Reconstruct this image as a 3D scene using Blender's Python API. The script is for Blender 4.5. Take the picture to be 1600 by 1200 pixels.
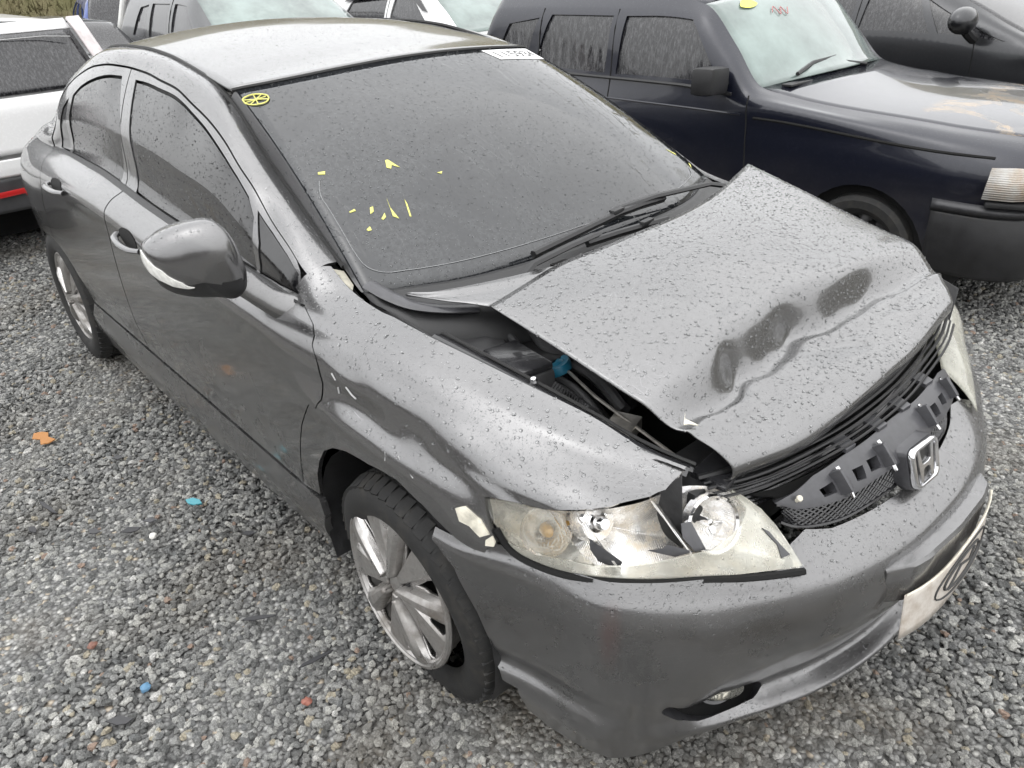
import bpy, bmesh, math, random
import numpy as np
from mathutils import Vector, Matrix
from mathutils.geometry import delaunay_2d_cdt
for o in list(bpy.data.objects): bpy.data.objects.remove(o)
SC=bpy.context.scene; COL=SC.collection
R_=math.radians
# ---------------------------------------------------------------- camera (a phone held at 1.65 m beside the car's front right corner)
cam=bpy.data.cameras.new('camera'); co=bpy.data.objects.new('camera',cam); COL.objects.link(co)
right=Vector((.664294,.746141,-.044582)); down=Vector((.335252,-.350722,-.874414)); fwd=Vector((-.668072,.565922,-.483128))
M=Matrix((right,-down,-fwd)).transposed().to_4x4(); M.translation=Vector((1.303907,-1.556462,1.653342)); co.matrix_world=M
cam.sensor_width=36; cam.lens=1224.4/1600*36; cam.clip_start=.05; cam.clip_end=400
SC.camera=co
# ---------------------------------------------------------------- overcast daylight
w=bpy.data.worlds.new('World'); SC.world=w; w.use_nodes=True; nt=w.node_tree; nt.nodes.clear()
wo=nt.nodes.new('ShaderNodeOutputWorld'); bg=nt.nodes.new('ShaderNodeBackground'); sky=nt.nodes.new('ShaderNodeTexSky')
sky.sky_type='NISHITA'; sky.sun_disc=False; sky.sun_elevation=R_(58); sky.sun_rotation=R_(200); sky.air_density=1.0; sky.dust_density=4.0; sky.ozone_density=1.0
hs=nt.nodes.new('ShaderNodeHueSaturation'); hs.inputs['Saturation'].default_value=.10
mx=nt.nodes.new('ShaderNodeMix'); mx.data_type='RGBA'; mx.inputs[0].default_value=.72
# closed cloud deck: a bright thin overcast, brighter overhead than at the horizon
tc=nt.nodes.new('ShaderNodeTexCoord'); sx=nt.nodes.new('ShaderNodeSeparateXYZ'); nt.links.new(tc.outputs['Generated'],sx.inputs[0])
mr0=nt.nodes.new('ShaderNodeMapRange'); nt.links.new(sx.outputs[2],mr0.inputs[0]); mr0.inputs[3].default_value=.54; mr0.inputs[4].default_value=1.0
vm=nt.nodes.new('ShaderNodeVectorMath'); vm.operation='SCALE'; vm.inputs[0].default_value=(13.0,13.1,13.2); nt.links.new(mr0.outputs[0],vm.inputs['Scale']); nt.links.new(vm.outputs[0],mx.inputs[7])
nt.links.new(sky.outputs[0],hs.inputs['Color']); nt.links.new(hs.outputs[0],mx.inputs[6]); nt.links.new(mx.outputs[2],bg.inputs[0])
bg.inputs[1].default_value=.145; nt.links.new(bg.outputs[0],wo.inputs[0])
sl=bpy.data.lights.new('sun','SUN'); sl.energy=.6; sl.angle=R_(130); sl.color=(1,.97,.93)
so=bpy.data.objects.new('sun',sl); COL.objects.link(so); so.rotation_euler=(R_(32),0,R_(200-90))
so.location=(0,0,8)
SC.view_settings.view_transform='Standard'; SC.view_settings.look='None'; SC.view_settings.exposure=.66; SC.view_settings.gamma=1
SC.view_settings.use_curve_mapping=False
SC.cycles.adaptive_threshold=.03; SC.cycles.max_bounces=8; SC.cycles.diffuse_bounces=2; SC.cycles.glossy_bounces=4; SC.cycles.transmission_bounces=5; SC.cycles.transparent_max_bounces=4; SC.cycles.caustics_reflective=True; SC.cycles.caustics_refractive=True; SC.cycles.sample_clamp_indirect=6
SC.render.resolution_x=1024; SC.render.resolution_y=768
random.seed(7); RNG=np.random.default_rng(7)
# ---------------------------------------------------------------- surface maths (numpy only)
def pchip(xk, yk, x):
    xk=np.asarray(xk,float); yk=np.asarray(yk,float); x=np.clip(np.asarray(x,float),xk[0],xk[-1])
    h=np.diff(xk); d=np.diff(yk)/h; n=len(xk); m=np.zeros(n)
    if n==2: m[:]=d[0]
    else:
        for i in range(1,n-1):
            if d[i-1]*d[i]>0:
                w1=2*h[i]+h[i-1]; w2=h[i]+2*h[i-1]; m[i]=(w1+w2)/(w1/d[i-1]+w2/d[i])
        m[0]=d[0]; m[-1]=d[-1]
    i=np.clip(np.searchsorted(xk,x)-1,0,n-2); t=(x-xk[i])/h[i]
    return (yk[i]*(1+2*t)*(1-t)**2+m[i]*h[i]*t*(1-t)**2+yk[i+1]*t*t*(3-2*t)+m[i+1]*h[i]*t*t*(t-1))
def crom(P, sub):
    """smooth curve family through P[k] (k=0..n-1, trailing dims anything), sub samples per span, chord-length tangents"""
    P=np.asarray(P,float); n=len(P)
    L=np.sqrt(((P[1:]-P[:-1])**2).sum(-1))+1e-5           # chord lengths
    D=(P[1:]-P[:-1])/L[...,None]
    M=np.empty_like(P); M[0]=D[0]; M[-1]=D[-1]
    w=(L[1:]/(L[1:]+L[:-1]))[...,None]
    M[1:-1]=w*D[:-1]+(1-w)*D[1:]
    out=[]
    for k in range(n-1):
        for j in range(sub):
            t=j/sub; h=L[k][...,None]
            out.append(P[k]*(1+2*t)*(1-t)**2+M[k]*h*t*(1-t)**2+P[k+1]*t*t*(3-2*t)+M[k+1]*h*t*t*(t-1))
    out.append(P[-1]); return np.array(out)
class Surf:
    """grid of points G[v][u]; parameters: u = abscissa (array us), v = row index / sub"""
    def __init__(s, us, G, sub, flip=False):
        s.us=np.asarray(us,float); s.G=G; s.sub=sub
        du=np.gradient(G,axis=1); dv=np.gradient(G,axis=0)
        N=np.cross(du,dv); N/=(np.linalg.norm(N,axis=-1,keepdims=True)+1e-12)
        s.N=-N if flip else N
    def _b(s,A,u,v):
        u=np.asarray(u,float); v=np.asarray(v,float)
        i=np.interp(u,s.us,np.arange(len(s.us))); j=np.clip(v*s.sub,0,len(s.G)-1)
        i0=np.clip(np.floor(i).astype(int),0,len(s.us)-2); j0=np.clip(np.floor(j).astype(int),0,len(s.G)-2)
        a=(i-i0)[...,None]; b=(j-j0)[...,None]
        return (A[j0,i0]*(1-a)*(1-b)+A[j0,i0+1]*a*(1-b)+A[j0+1,i0]*(1-a)*b+A[j0+1,i0+1]*a*b)
    def p(s,u,v): return s._b(s.G,u,v)
    def n(s,u,v):
        N=s._b(s.N,u,v); return N/(np.linalg.norm(N,axis=-1,keepdims=True)+1e-12)
def lines_surf(lines, us, sub=10, smooth=2, flip=False, post=None):
    """each line: list of (x, w, z) knots; rows from bottom to top; right-hand side, y=-w"""
    rows=[]
    for L in lines:
        L=np.array(sorted(L)); w=pchip(L[:,0],L[:,1],us); z=pchip(L[:,0],L[:,2],us)
        rows.append(np.stack([us,-w,z],1))
    P=np.array(rows)
    for _ in range(smooth):                                   # soften pchip kinks along the length
        Q=P.copy(); Q[:,1:-1]=(P[:,:-2]+2*P[:,1:-1]+P[:,2:])/4; P=Q
    G=crom(P,sub)
    if post is not None: G=post(G)
    return Surf(us,G,sub,flip)
# ---------------------------------------------------------------- right flank of the grey sedan: feature lines (x forward from front axle, half width, height)
SL=[
 [(-3.58,.45,.33),(-3.4,.66,.28),(-3.1,.76,.22),(-2.4,.825,.165),(-1.5,.825,.16),(-.4,.825,.195),(.3,.80,.22),(.75,.55,.23)],      #0 sill bottom
 [(-3.58,.50,.40),(-3.4,.70,.36),(-3.1,.79,.32),(-2.3,.858,.295),(-1.5,.860,.288),(-.5,.858,.303),(.3,.83,.31),(.75,.58,.32)],        #1 sill crease
 [(-3.58,.52,.47),(-3.4,.725,.45),(-3.1,.81,.42),(-2.4,.851,.388),(-1.2,.851,.387),(-.35,.853,.387),(.3,.84,.40),(.75,.60,.41)],    #2 door bottom
 [(-3.58,.53,.55),(-3.4,.745,.54),(-3.1,.83,.53),(-2.4,.868,.50),(-1.2,.866,.50),(-.35,.869,.50),(.3,.85,.50),(.75,.61,.50)],       #3
 [(-3.58,.53,.66),(-3.4,.75,.66),(-3.1,.84,.66),(-2.7,.877,.66),(-2.0,.874,.66),(-1.2,.873,.65),(-.35,.874,.64),(0,.878,.672),(.3,.862,.66),(.75,.62,.60)], #4
 [(-3.58,.53,.74),(-3.4,.75,.745),(-3.1,.84,.755),(-2.7,.872,.765),(-2.0,.872,.765),(-1.2,.872,.75),(-.45,.872,.735),(-.2,.872,.735),(0,.868,.735),(.2,.857,.73),(.36,.835,.70),(.75,.62,.66)], #5
 [(-3.58,.53,.80),(-3.4,.745,.81),(-3.1,.832,.825),(-2.7,.864,.845),(-2.0,.868,.85),(-1.2,.868,.83),(-.45,.868,.80),(-.2,.858,.775),(0,.845,.765),(.2,.835,.76),(.36,.818,.75),(.75,.61,.69)], #6
 [(-3.58,.51,.86),(-3.4,.72,.875),(-3.1,.81,.895),(-2.7,.845,.917),(-1.93,.858,.935),(-1.24,.858,.904),(-.5,.858,.873),(-.28,.85,.855),(0,.835,.825),(.3,.813,.785),(.5,.765,.765),(.75,.61,.72)], #7 shoulder
 [(-3.58,.49,.90),(-3.4,.69,.915),(-3.1,.78,.935),(-2.7,.805,.955),(-1.93,.825,.968),(-1.24,.828,.928),(-.5,.83,.905),(-.28,.825,.895),(0,.81,.868),(.3,.78,.83),(.5,.73,.80),(.75,.60,.76)], #8
 [(-3.58,.47,.93),(-3.4,.65,.945),(-3.1,.73,.965),(-2.68,.742,.989),(-2.41,.755,.997),(-1.97,.775,1.0),(-1.67,.78,.98),(-1.42,.784,.96),(-1.2,.787,.949),(-.62,.79,.936),(-.37,.79,.922),(-.2,.785,.91),(0,.78,.895),(.3,.745,.862),(.5,.70,.83),(.75,.59,.79)], #9 belt
 [(-3.58,.45,.945),(-3.4,.63,.965),(-3.1,.70,.995),(-2.68,.741,1.03),(-2.45,.738,1.13),(-2.2,.727,1.18),(-1.9,.722,1.195),(-1.6,.722,1.18),(-1.2,.733,1.135),(-.9,.75,1.09),(-.6,.772,1.005),(-.42,.775,.955),(-.25,.765,.927),(0,.755,.912),(.3,.72,.88),(.5,.68,.85),(.75,.575,.805)], #10 glass middle
 [(-3.58,.43,.955),(-3.4,.61,.98),(-3.1,.675,1.015),(-2.85,.705,1.04),(-2.66,.725,1.07),(-2.53,.704,1.185),(-2.41,.684,1.255),(-2.26,.66,1.311),(-2.08,.643,1.35),(-1.9,.633,1.363),(-1.77,.624,1.362),(-1.6,.624,1.355),(-1.46,.632,1.343),(-1.31,.639,1.33),(-1.18,.65,1.299),(-1.03,.667,1.268),(-.9,.685,1.228),(-.8,.70,1.177),(-.71,.711,1.138),(-.6,.726,1.068),(-.5,.739,1.028),(-.41,.75,.984),(-.3,.745,.945),(-.15,.738,.93),(0,.73,.923),(.3,.69,.89),(.5,.66,.862),(.75,.56,.815)], #11 window top
 [(-3.58,.41,.96),(-3.4,.58,.99),(-3.1,.63,1.04),(-2.85,.645,1.11),(-2.6,.635,1.235),(-2.4,.62,1.315),(-2.1,.60,1.392),(-1.9,.594,1.404),(-1.6,.592,1.40),(-1.31,.605,1.372),(-1.1,.622,1.325),(-.9,.645,1.245),(-.7,.672,1.15),(-.5,.70,1.055),(-.41,.71,1.01),(-.3,.715,.962),(-.15,.715,.938),(0,.712,.93),(.3,.672,.896),(.5,.643,.869),(.75,.545,.82)], #12 rail crown
 [(-3.58,.39,.96),(-3.4,.55,.99),(-3.1,.58,1.04),(-2.85,.575,1.12),(-2.6,.56,1.25),(-2.4,.553,1.325),(-2.1,.551,1.406),(-1.95,.553,1.413),(-1.77,.554,1.414),(-1.55,.559,1.404),(-1.35,.564,1.378),(-1.2,.568,1.350),(-1.05,.578,1.302),(-.89,.598,1.221),(-.79,.613,1.171),(-.66,.629,1.115),(-.54,.647,1.065),(-.45,.659,1.025),(-.37,.67,.993),(-.25,.69,.955),(-.12,.70,.942),(0,.698,.936),(.14,.68,.921),(.3,.657,.902),(.44,.637,.886),(.59,.616,.849),(.75,.53,.815)], #13 rail / fender inner edge
]
SX=np.linspace(-3.58,.75,434)
FL=lines_surf(SL,SX,10,3)
# ---------------------------------------------------------------- front bumper skin: stations from the right wheel arch round the nose to the left one
def bumper_surf():
    #      y     x(shelf) z(shelf)
    K=np.array([(-.872,.215,.598),(-.862,.28,.60),(-.836,.345,.603),(-.811,.40,.604),(-.789,.465,.604),(-.772,.535,.603),(-.752,.578,.601),(-.70,.636,.597),(-.60,.708,.585),(-.49,.766,.57),
       (-.43,.797,.565),(-.37,.824,.56),(-.29,.85,.558),(-.14,.879,.556),(0,.886,.556)])
    K=np.vstack([K,[(-a,b,c) for a,b,c in K[:-1][::-1]]])
    P=crom(K[:,[1,0,2]],8)                                   # x,y,z along the shelf edge
    T=np.gradient(P,axis=0); n=np.stack([-T[:,1],T[:,0]],1); n/=np.linalg.norm(n,axis=1,keepdims=True)
    n*=np.sign((n@np.array([1,0]))[len(n)//2])
    ay=np.abs(P[:,1]); m=lambda a,b:np.interp(ay,a,b)
    def row(off,z): return np.stack([P[:,0]+n[:,0]*off,P[:,1]+n[:,1]*off,z],1)
    one=np.ones(len(P))
    ins=m([0,.30,.37,.42,.46,.6,.75,.87],[.075,.078,.085,.062,.022,.018,.016,.012])
    rise=m([0,.3,.37,.42,.46,.6,.75,.82,.87],[.042,.045,.060,.05,.026,.032,.026,.03,.02])
    rows=[
     row(m([0,.4,.55,.70,.75,.80,.83,.872],[-.045,-.045,-.03,-.03,-.03,-.02,-.015,-.03]), m([0,.25,.46,.60,.66,.70,.74,.79,.82,.84,.872],[.185,.19,.18,.155,.128,.112,.104,.13,.185,.24,.26])),
     row(m([0,.4,.55,.66,.72,.755,.80,.872],[-.012,-.010,-.005,-.006,-.006,.008,.012,.010]), m([0,.25,.46,.60,.70,.75,.77,.80,.83,.872],[.212,.214,.208,.20,.205,.248,.266,.286,.300,.312])),
     row(m([0,.4,.55,.62,.68,.75,.872],[-.058,-.056,-.040,-.014,.0,-.002,-.004]), m([0,.46,.60,.70,.75,.80,.872],[.238,.234,.245,.262,.278,.312,.334])),
     row(m([0,.4,.55,.62,.68,.75,.872],[-.040,-.038,-.016,.006,.018,.014,.004]), m([0,.5,.62,.7,.872],[.285,.285,.31,.345,.37])),
     row(m([0,.4,.6,.75,.872],[.016,.018,.028,.022,.006]), m([0,.5,.872],[.43,.43,.45])),
     row(m([0,.4,.6,.75,.872],[.014,.016,.022,.017,.005]), P[:,2]-.045),
     row(m([0,.4,.6,.75,.872],[.007,.008,.010,.008,.003]), P[:,2]-.014),
     row(0*one,P[:,2]),
     row(-.012*one*np.where(ins>.03,1,.5),P[:,2]+.010),
     row(-ins,P[:,2]+rise),
    ]
    G=crom(np.array(rows),8)
    # bump from the crash: right corner pushed in a little
    us=np.concatenate([[0],np.cumsum(np.linalg.norm(np.diff(P[:,:2],axis=0),axis=1))])
    return Surf(us,G,8)
BU=bumper_surf(); BUL=BU.us[-1]
# ---------------------------------------------------------------- panel outlines of the sedan in surface parameters (metres along the car, row)
TR={'seam': [(-0.3598, 8.987), (-0.2874, 8.404), (-0.2569, 7.903), (-0.2504, 7.45), (-0.2179, 6.833), (-0.2013, 6.271), (-0.2016, 5.522), (-0.223, 4.898), (-0.258, 4.86), (-0.3536, 3.532), (-0.4448, 1.979)],
 'fender_tip': [(-0.3761, 12.367), (-0.3959, 11.522), (-0.4085, 10.832), (-0.422, 9.871), (-0.3975, 9.641), (-0.3598, 8.987)],
 'fender_front': [(0.634, 10.848), (0.6272, 9.328), (0.6097, 8.664), (0.5591, 7.704), (0.5275, 7.334), (0.498, 7.032), (0.4612, 6.574), (0.3998, 6.258), (0.3409, 5.845), (0.3512, 5.317), (0.3714, 4.701), (0.3863, 4.248), (0.3634, 3.87), (0.331, 3.844), (0.2909, 3.85), (0.259, 3.893)],
 'arch': [(0.259, 3.893), (0.2242, 3.948), (0.1703, 4.071), (0.1069, 4.294), (0.0489, 4.226), (-0.0021, 4.104), (-0.0371, 4.07), (-0.1006, 4.005), (-0.1663, 3.914), (-0.2215, 3.733), (-0.2642, 3.4), (-0.301, 2.983), (-0.3454, 2.125)],
 'sill_front': [(-0.3454, 2.125), (-0.328, 1.386), (-0.3716, 0.123)],
 'glass_front': [(-1.6684, 10.825), (-1.4955, 10.868), (-1.3635, 10.883), (-1.2132, 10.897), (-1.0361, 10.862), (-0.8937, 10.817), (-0.7886, 10.808), (-0.7084, 10.746), (-0.665, 10.522), (-0.6278, 9.119), (-0.9161, 9.039), (-1.2137, 9.074), (-1.3936, 9.067), (-1.572, 9.075)],
 'glass_sail': [(-0.6618, 10.762), (-0.5845, 10.789), (-0.4873, 10.711), (-0.4299, 10.605), (-0.4053, 9.543), (-0.4962, 9.233), (-0.6091, 9.127), (-0.6195, 10.103)],
 'glass_rear': [(-2.282, 10.473), (-2.1999, 10.615), (-2.0282, 10.735), (-1.8925, 10.799), (-1.798, 10.819), (-1.698, 9.964), (-1.7288, 9.037), (-1.9904, 9.057), (-2.3718, 9.071)],
 'glass_quarter': [(-2.4172, 10.334), (-2.3308, 10.472), (-2.4152, 9.071), (-2.5667, 9.162), (-2.4797, 9.835)],
 'fog': [(0.5082, 2.593), (0.5222, 2.851), (0.5766, 2.549), (0.6453, 2.414), (0.6993, 2.997), (0.7616, 2.246), (0.7571, 1.828), (0.6957, 1.529), (0.6316, 1.467), (0.5704, 1.683), (0.5317, 2.102)],
 'bumper_arch': [(-0.0118, 6.971), (0.024, 5.891), (0.0721, 4.777), (0.1117, 4.048), (0.1365, 3.205), (0.1471, 1.35), (0.1608, 0.785), (0.198, 0.8)],
 'door_b_top': [(-1.7494, 10.985)],
 'hl_outer_lens': [(0.0013, 0.984), (0.1238, 1.0), (0.2898, 1.0), (0.3055, 0.981), (0.3688, 0.626), (0.4482, 0.282), (0.465, 0.202), (0.3862, 0.234), (0.2592, 0.2), (0.1201, 0.104), (-0.0279, 0.0), (-0.0233, 0.452)],
 'hl_low_lens': [(0.1062, 0.065), (0.259, 0.222), (0.3862, 0.234), (0.4653, 0.191), (0.5273, 0.203), (0.6047, 0.246), (0.6825, 0.277), (0.7353, 0.312), (0.821, 0.555), (0.8732, 0.805), (0.8432, 0.995), (0.8716, 0.979), (0.9719, 0.95), (1.0605, 0.747), (1.0133, 0.038), (0.852, 0.029), (0.7294, 0.0), (0.5852, 0.007), (0.4418, 0.0), (0.2612, 0.016), (0.1681, 0.0)],
 'hl_refl': [(0.7762, 0.563)],
 'hl_bulb': [(0.4759, 0.776)],
 'hl_shardA': [(0.444, 0.568), (0.5277, 0.186), (0.5234, 0.08), (0.4726, 0.188), (0.4483, 0.388)],
 'hl_shardB': [(0.682, 0.64), (0.7088, 0.644), (0.7298, 0.302), (0.7035, 0.281), (0.6796, 0.469)],
 'hl_shardC': [(0.5887, 0.365), (0.6251, 0.369), (0.6391, 0.412), (0.7009, 0.283), (0.6533, 0.24)],
 'hl_shardD': [(0.8973, 0.575), (0.9224, 0.552), (0.9676, 0.237), (0.9235, 0.183), (0.9321, 0.377)],
 'g_holes': [[(0.1626, 0.65), (0.1966, 0.685), (0.1997, 0.527), (0.1687, 0.523)], [(0.2491, 0.711), (0.2856, 0.703), (0.2888, 0.521), (0.2568, 0.543)], [(0.3024, 0.726), (0.3419, 0.715), (0.3482, 0.541), (0.308, 0.562)], [(0.6861, 0.747), (0.7204, 0.727), (0.7051, 0.545), (0.6705, 0.569)], [(0.7519, 0.735), (0.7784, 0.719), (0.7657, 0.553), (0.7368, 0.605)]],
 'g_bar': [(-0.08, 0.753), (0.0781, 0.72), (0.1358, 0.768), (0.2048, 0.811), (0.3141, 0.802), (0.3698, 0.845), (0.6337, 0.945), (0.8124, 0.86), (0.9261, 0.75), (0.87, 0.357), (0.7517, 0.505), (0.5903, 0.574), (0.394, 0.408), (0.2576, 0.457), (0.2246, 0.408), (0.1565, 0.498), (0.0698, 0.448), (-0.08, 0.568)],
 'g_clips': [[(0.2145, 0.829), (0.2291, 0.398)], [(0.3634, 0.859), (0.3844, 0.42)], [(0.6465, 0.887), (0.6378, 0.448)], [(0.8071, 0.867), (0.8227, 0.381)]],
 'label': [(0.4153, 1.0), (1.08, 1.0), (1.08, 0.909), (0.4184, 0.889)],
 'marks': [[(-0.7387, 0.333), (-0.747, 0.293), (-0.7402, 0.247), (-0.7564, 0.26)], [(-0.6794, 0.315), (-0.6997, 0.249), (-0.6946, 0.246), (-0.6794, 0.298)], [(-0.8932, 0.305), (-0.871, 0.312), (-0.8707, 0.304), (-0.8937, 0.3)], [(-0.8167, 0.307), (-0.8032, 0.31), (-0.8119, 0.29), (-0.8281, 0.282)], [(-0.8008, 0.258), (-0.7778, 0.278), (-0.7817, 0.262), (-0.7971, 0.252)], [(-0.872, 0.226), (-0.8551, 0.236), (-0.8564, 0.221), (-0.8703, 0.22)], [(-0.6492, 0.486), (-0.6379, 0.486), (-0.6143, 0.443), (-0.6379, 0.461), (-0.6507, 0.446), (-0.6635, 0.455)], [(-0.9153, 0.489), (-0.8888, 0.489), (-0.896, 0.475), (-0.9194, 0.48)], [(0.9156, 0.204), (0.9965, 0.146), (0.959, 0.145)], [(1.08, 0.088), (1.08, 0.065), (1.08, 0.078)], [(-0.4896, 0.388), (-0.4661, 0.388), (-0.4762, 0.379)]],
 'circle': [(-0.9635, 0.929)]}
# ---------------------------------------------------------------- right headlight face and grille face
def hl_surf():
    b=np.array([[.36,-.825,.70],[.395,-.808,.64],[.461,-.785,.625],[.52,-.759,.625],[.613,-.685,.625],[.685,-.586,.615],[.753,-.478,.60],[.789,-.406,.59]])
    t=np.array([[.333,-.818,.735],[.392,-.799,.745],[.455,-.776,.75],[.518,-.736,.76],[.572,-.644,.76],[.589,-.533,.75],[.641,-.448,.72],[.688,-.401,.67]])
    k=np.array([0,.012,.018,.022,.028,.030,.022,.008])[:,None]; d=np.array([.72,-.52,.45]); d/=np.linalg.norm(d)
    B,T=crom(b,6),crom(t,6); K=crom(np.hstack([k,k,k]),6)[:,:1]
    G=[]
    for a in np.linspace(0,1,25): G.append(B*(1-a)+T*a+K*4*a*(1-a)*d)
    return Surf(np.linspace(0,1,len(B)),np.array(G),24)
HL=hl_surf()
def gr_surf():
    b=np.array([[.690,-.362,.620],[.722,-.345,.612],[.755,-.298,.607],[.777,-.240,.604],[.789,-.165,.602],[.797,-.08,.602],[.800,0,.602]]); b=np.vstack([b,[(x,-y,z) for x,y,z in b[:-1][::-1]]])
    t=np.array([[.640,-.400,.692],[.668,-.360,.703],[.695,-.287,.710],[.716,-.183,.714],[.724,-.11,.715],[.727,-.05,.715],[.728,0,.715]]); t=np.vstack([t,[(x,-y,z) for x,y,z in t[:-1][::-1]]])
    B,T=crom(b,6),crom(t,6); G=[]
    for a in np.linspace(0,1,25): G.append(B*(1-a)+T*a+np.array([.020,0,.012])*4*a*(1-a))
    return Surf(np.linspace(0,1,len(B)),np.array(G),24)
GRI=gr_surf()
# ---------------------------------------------------------------- roof and windshield sheets
ZR=lambda x: pchip([-2.6,-2.4,-2.1,-1.95,-1.77,-1.55,-1.35,-1.2,-1.05,-.9],[1.25,1.325,1.404,1.411,1.412,1.402,1.382,1.365,1.346,1.337],x)
qs=np.linspace(-1,1,41); ts=np.linspace(0,1,40)
xh=lambda q: pchip([0,.3,.62,.85,1],[-.91,-.915,-.94,-.985,-1.045],np.abs(q)); xr=lambda q: pchip([0,1],[-2.36,-2.28],np.abs(q))
wr=lambda x: pchip([-2.4,-2.1,-1.8,-1.35,-1.05,-.9],[.549,.548,.551,.562,.576,.58],x)
ROOF=np.zeros((40,41,3))
for j,t in enumerate(ts):
    x=xh(qs)+(xr(qs)-xh(qs))*t; ROOF[j,:,0]=x; ROOF[j,:,1]=qs*wr(x); ROOF[j,:,2]=ZR(x)+.045*(1-qs**2)-.005*np.abs(qs)**14
HEAD=ROOF[0].copy(); RHEAD=ROOF[-1].copy()
cb=np.array([(-.262,-.682,.952),(-.225,-.60,.950),(-.165,-.475,.95),(-.128,-.33,.952),(-.112,-.168,.953),(-.108,0,.954)])
cb=np.vstack([cb,[(a,-b,c) for a,b,c in cb[:-1][::-1]]]); CB=crom(cb,8)
s_=np.linspace(0,1,41); L=np.concatenate([[0],np.cumsum(np.linalg.norm(np.diff(CB,axis=0),axis=1))]); L/=L[-1]
CBq=np.stack([np.interp(s_,L,CB[:,k]) for k in range(3)],1)
TOP=HEAD+np.array([.012,0,-.006]); TOP[:,1]*=.992
WG=np.zeros((30,41,3))
for j,t in enumerate(np.linspace(0,1,30)):
    b=.028*np.sin(np.pi*t)*(1-.55*qs**2)+.012*np.sin(np.pi*t)
    WG[j]=CBq*(1-t)+TOP*t+np.stack([b*.45,0*b,b*.9],1)
WS=Surf(np.linspace(-1,1,41),WG,29,False)                           # u=-1..1 across (right to left), v=0..1 upwards
# ---------------------------------------------------------------- door mirror shell
def _sp(P,sub):
    Q=np.vstack([P[-2:],P,P[:3]]); c=crom(Q,sub); return c[2*sub:2*sub+len(P)*sub]
ol=np.array([[-.592,-1.062,1.072],[-.60,-1.055,1.03],[-.605,-1.03,.985],[-.60,-1.0,.966],[-.575,-.965,.957],[-.54,-.925,.955],[-.50,-.89,.952],[-.478,-.875,.975],[-.468,-.872,1.005],[-.462,-.878,1.05],[-.460,-.888,1.09],[-.462,-.905,1.125],[-.470,-.925,1.145],[-.495,-.965,1.147],[-.525,-1.0,1.138],[-.56,-1.04,1.115],[-.58,-1.058,1.095]])
mc=ol.mean(0); OL=_sp(ol,3); fw=np.array([.93,-.25,.12]); fw/=np.linalg.norm(fw)
def ring(s,d,dz=0): return mc+(OL-mc)*s+fw*d+np.array([0,0,dz])
rgs=[ring(.86,-.085),ring(.97,-.07),ring(1.0,-.045),ring(1.0,-.01),ring(.985,.012,-.002),ring(.93,.035,-.010),ring(.82,.052,-.019),ring(.62,.066,-.028),ring(.36,.075,-.035),ring(.002,.080,-.040)]
G=np.array(rgs); G=np.concatenate([G,G[:,:1]],1)
MG=G; G=np.concatenate([G,G[:,1:12]],1); MS=Surf(np.arange(G.shape[1]),G,1,False)
# ---------------------------------------------------------------- object helpers
def tag(o,label=None,cat=None,group=None,kind=None):
    if label: o['label']=label
    if cat: o['category']=cat
    if group: o['group']=group
    if kind: o['kind']=kind
    return o
def empty(name,loc=(0,0,0),rz=0):
    o=bpy.data.objects.new(name,None); COL.objects.link(o); o.location=loc; o.rotation_euler=(0,0,rz); o.empty_display_size=.2; return o
def link(name,me,mat,parent=None):
    o=bpy.data.objects.new(name,me); COL.objects.link(o)
    if mat is not None:
        me.materials.clear()
        for m_ in (mat if isinstance(mat,(list,tuple)) else [mat]): me.materials.append(m_)
    if parent is not None: o.parent=parent
    return o
def mesh(name,V,F,mat,parent=None,smooth=True,N=None,sharp=None):
    me=bpy.data.meshes.new(name); me.from_pydata([tuple(map(float,v)) for v in V],[],[tuple(map(int,f)) for f in F]); me.update()
    me.polygons.foreach_set('use_smooth',[smooth]*len(me.polygons))
    if N is not None: me.normals_split_custom_set_from_vertices([tuple(map(float,n)) for n in N])
    elif sharp is not None: me.set_sharp_from_angle(angle=R_(sharp))
    return link(name,me,mat,parent)
def frombm(name,bm,mat,parent=None,smooth=True,sharp=35):
    me=bpy.data.meshes.new(name); bm.normal_update(); bm.to_mesh(me); bm.free()
    me.polygons.foreach_set('use_smooth',[smooth]*len(me.polygons))
    if smooth and sharp: me.set_sharp_from_angle(angle=R_(sharp))
    return link(name,me,mat,parent)
def inside(poly,P):
    poly=np.asarray(poly); x,y=P[:,0],P[:,1]; c=np.zeros(len(P),bool); n=len(poly)
    for i in range(n):
        x1,y1=poly[i]; x2,y2=poly[(i+1)%n]
        if y1==y2: continue
        k=((y1>y)!=(y2>y))&(x<(x2-x1)*(y-y1)/(y2-y1)+x1); c^=k
    return c
def dens(poly,step,closed=True):
    o=[]; n=len(poly)
    for i in range(n if closed else n-1):
        a=np.array(poly[i],float); b=np.array(poly[(i+1)%n],float); k=max(1,int(np.ceil(np.linalg.norm(b-a)/step)))
        o+= [a+(b-a)*j/k for j in range(k)]
    if not closed: o.append(np.array(poly[-1],float))
    return np.array(o)
def smooth_poly(pts,sub=4,closed=True):
    P=np.array(pts,float)
    if closed:
        Q=np.vstack([P[-2:],P,P[:3]]); c=crom(Q,sub); return c[2*sub:2*sub+len(P)*sub]
    return crom(P,sub)
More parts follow.
